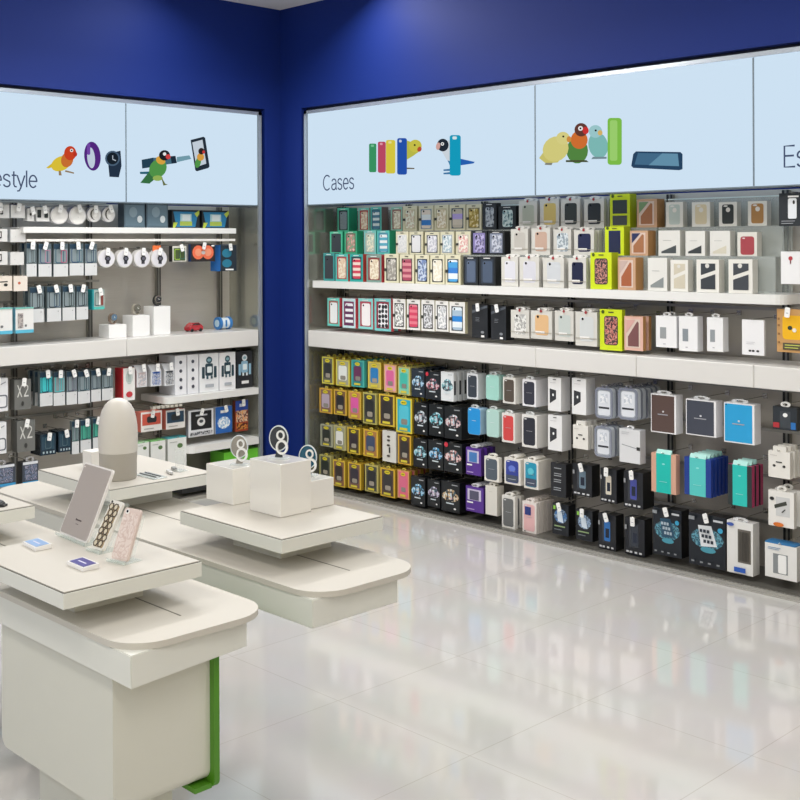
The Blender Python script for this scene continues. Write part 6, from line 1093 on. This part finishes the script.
# black device on left plate
o = empty('black_gadget', (2.70, -3.29, SZ), radians(40)); tag(o, 'black gadget cut off at left edge, on bench plate', 'gadget')
bm = bmesh.new(); prism(bm, [(-.05, 0), (.035, 0), (.03, .012), (.0, .022), (-.04, .018)], -.02, .02); bmesh.ops.bevel(bm, geom=list(bm.edges), offset=.003, segments=2, affect='EDGES'); link('body', bm, BLACK, o)
bm = bmesh.new(); box(bm, .03, .042, -.012, .012, 0, .006); link('tip', bm, DARK, o)

# phone display on the near plate
def leaning(name, x, y, w, hgt, lean, rz, t, label, cat, bevr, backm, group=None):
    """frame = Empty on the plate; its pieces lean back to +y"""
    o = empty(name, (x, y, SZ), radians(rz)); tag(o, label, cat, group)
    o2 = []
    def add(pn, bm, m, parent=None):
        q = link(pn, bm, m, parent or o)
        if parent is None: q.rotation_euler = (-radians(lean), 0, 0); q.location = (0, 0, .006)
        return q
    return o, add
o, add = leaning('tablet', 3.248, -3.322, .165, .2, 23, -3, .007, 'large silver backed tablet leaning on the near plate', 'tablet', .01, None)
bm = bmesh.new(); prism(bm, rrect(-.082, 0, .082, .2, .009, 4), -.0005, .0065); add('body', bm, mat('f0ece8', .3))
bm = bmesh.new(); prism(bm, rrect(-.078, .004, .077, .1955, .007, 4), -.0015, -.0005); add('grey_face', bm, mat('b2a9a2', .35))
bm = bmesh.new(); box(bm, -.010, .016, -.0021, -.0015, .046, .0495); prism(bm, ell(-.014, .048, .003, .003, 12), -.0021, -.0015); box(bm, -.009, .006, -.0021, -.0015, .036, .0375); add('printed_mark', bm, mat('5a5050', .4))
bm = bmesh.new(); box(bm, -.075, -.068, -.0021, -.0015, .186, .189); add('corner_mark', bm, mat('e8e0dc', .4))
def stand(x, y, w, h, rz, lean, label, nm='acrylic_stand'):
    o = empty(nm, (x, y, SZ), radians(rz)); tag(o, label, 'display stand', 'clear stands on the near plate')
    bm = bmesh.new(); box(bm, -w/2, w/2, -.012, .045, 0, .0025); link('foot', bm, clearmat('dfece6', .2), o)
    bm = bmesh.new(); box(bm, -w/2, w/2, -.014, -.012, 0, .009); link('front_lip', bm, clearmat('dfece6', .3), o)
    bm = bmesh.new(); box(bm, -w/2, w/2, .0, .002, 0, h); q = link('back_rest', bm, clearmat('e4f0ec', .12), o); q.location = (0, .011, .003); q.rotation_euler = (-radians(lean), 0, 0)
stand(3.248, -3.318, .175, .12, -3, 24, 'wide clear stand holding the silver tablet')
stand(3.400, -3.336, .066, .13, 2, 30, 'clear stand holding the chain patterned phone')
stand(3.533, -3.350, .070, .12, 10, 21, 'clear stand holding the pink lace phone')
o, add = leaning('smartphone', 3.400, -3.338, .06, .13, 29, 2, .008, 'phone in white case with dark chain lattice pattern', 'phone', .01, None)
bm = bmesh.new(); prism(bm, rrect(-.028, 0, .028, .132, .008, 4), 0, .0075); body = add('white_case', bm, mat('efebe2', .3))
bm = bmesh.new(); prism(bm, rrect(-.021, .006, .021, .120, .004, 3), -.001, 0); add('bronze_backing', bm, mat('b09c7c', .4))
bm = bmesh.new()
for r in range(7):
    for c in range(2):
        ring(bm, -.0105+c*.021+(.004 if r % 2 else -.003), .016+r*.0165, .0105, .0078, -.0025, -.001, 6)
        prism(bm, ell(-.0105+c*.021+(.004 if r % 2 else -.003), .016+r*.0165, .0070, .0070, 6), -.0018, -.001, 'y', 1)
lat = add('lattice_print', bm, [mat('544a3c', .4), mat('dcd0b8', .4)])
bm = bmesh.new(); prism(bm, ell(-.02, .127, .003, .003, 12), -.0015, 0); add('camera_lens', bm, LENS)
o, add = leaning('smartphone', 3.533, -3.352, .066, .13, 22, 10, .008, 'phone in clear pink lace case, rightmost on near plate', 'phone', .01, None)
bm = bmesh.new(); prism(bm, rrect(-.030, 0, .030, .130, .009, 4), 0, .0075); add('pink_case', bm, mat('e2cfc6', .3))
bm = bmesh.new(); prism(bm, rrect(-.027, .004, .027, .118, .007, 4), -.001, 0); add('lace_print', bm, pattern('f', ['e2cfc6', 'ecdfd8', 'd4bcb2', 'e6d6ce']))
bm = bmesh.new(); prism(bm, ell(0, 0, .007, .007, 16), -.0015, 0); q = add('white_surround', bm, mat('f0ece8')); 
for v in q.data.vertices: v.co.x += -.016; v.co.z += .1205
bm = bmesh.new(); prism(bm, ell(-.016, .1205, .0032, .0032, 14), -.0025, -.0015); add('camera_lens', bm, LENS)
for (x, y, rz, c, lb) in ((3.243, -3.425, -4, '8fb0dc', 'small white block with pale blue label on near plate'), (3.502, -3.436, -2, '47408c', 'small white block with dark violet label on near plate')):
    o = empty('label_block', (x, y, SZ), radians(rz)); tag(o, lb, 'label holder', 'label blocks on the near plate')
    bm = bmesh.new(); prism(bm, [(-.02, 0), (.024, 0), (.024, .012), (-.02, .009)], -.042, .042, 'x'); link('block', bm, mat('f4f2f0', .25), o)
    bm = bmesh.new(); box(bm, -.036, .036, -.016, .019, 0, .0008); q = link('label_card', bm, mat(c, .3), o); q.location = (0, .0, .0108); q.rotation_euler = (radians(3.9), 0, 0)
    bm = bmesh.new(); box(bm, -.02, .02, -.002, .002, .0008, .0012); link('label_print', bm, mat('d8d8ec'), q)

# ------------------------------------------------------------------ light, camera
def area(x, y, z, sx, sy, power, col=(1, .965, .91), rot=(0, 0, 0), spread=pi):
    l = bpy.data.lights.new('unseen_overhead_light', 'AREA'); l.shape = 'RECTANGLE'; l.size = sx; l.size_y = sy; l.energy = power; l.color = col; l.spread = spread
    o = bpy.data.objects.new('unseen_overhead_light', l); C.objects.link(o); o.location = (x, y, z); o.rotation_euler = rot
for x in (1.6, 3.7, 5.9, 7.6):
    for y in (-1.7, -4.7, -6.2, -7.6):
        area(x, y, H-.02, 1.1, .5, 17 if y > -6 else 12, (1, .96, .89) if y > -6 else (.88, .95, 1))  # rows tinted cool stand in for daylight from the shop entrance
# unseen rows of wall washers, added to brighten both display walls
for k in range(6): area(.6+.8*k, -.95, H-.03, .5, .12, 6.5, (.93, .97, 1), (radians(-24), 0, 0))
for k in range(4): area(.95, -.5-.8*k, H-.03, .12, .5, 12, (1, .96, .92), (0, radians(-24), 0))
wd = bpy.data.worlds.new('room_air'); bpy.context.scene.world = wd; wd.use_nodes = True
wd.node_tree.nodes['Background'].inputs[0].default_value = (.9, .93, 1, 1); wd.node_tree.nodes['Background'].inputs[1].default_value = .3

cam = bpy.data.cameras.new('camera'); co = bpy.data.objects.new('camera', cam); C.objects.link(co)
f = 1164.318; cam.sensor_width = 36; cam.lens = f/800*36; cam.clip_start = .05
fw = Vector((-.71350637, .70064875, 0)); rt = Vector((.70064875, .71350637, 0)); up = Vector((0, 0, 1))
roll = radians(.246)
# image horizon rises to the right: camera axes turned about the view axis
ax = rt*cos(roll)-up*sin(roll); ay = up*cos(roll)+rt*sin(roll)
M = Matrix((ax, ay, -fw)).transposed().to_4x4(); M.translation = Vector((6.11684123, -4.89646528, 1.6))
co.matrix_world = M
cam.shift_x = .7/800
cam.shift_y = -156.9105/800
sc = bpy.context.scene; sc.camera = co
sc.view_settings.view_transform = 'Standard'; sc.view_settings.look = 'None'; sc.view_settings.gamma = 1; sc.view_settings.use_curve_mapping = False
sc.view_settings.exposure = 0
sc.cycles.max_bounces = 8; sc.cycles.diffuse_bounces = 4; sc.cycles.glossy_bounces = 4; sc.cycles.transparent_max_bounces = 24
sc.cycles.sample_clamp_indirect = 6; sc.cycles.use_denoising = True
for k, v in LABELS.items():
    if len(v) > 1 and not (k.startswith('queued') or k.startswith('behind')): print('DUPLABEL', k, v)
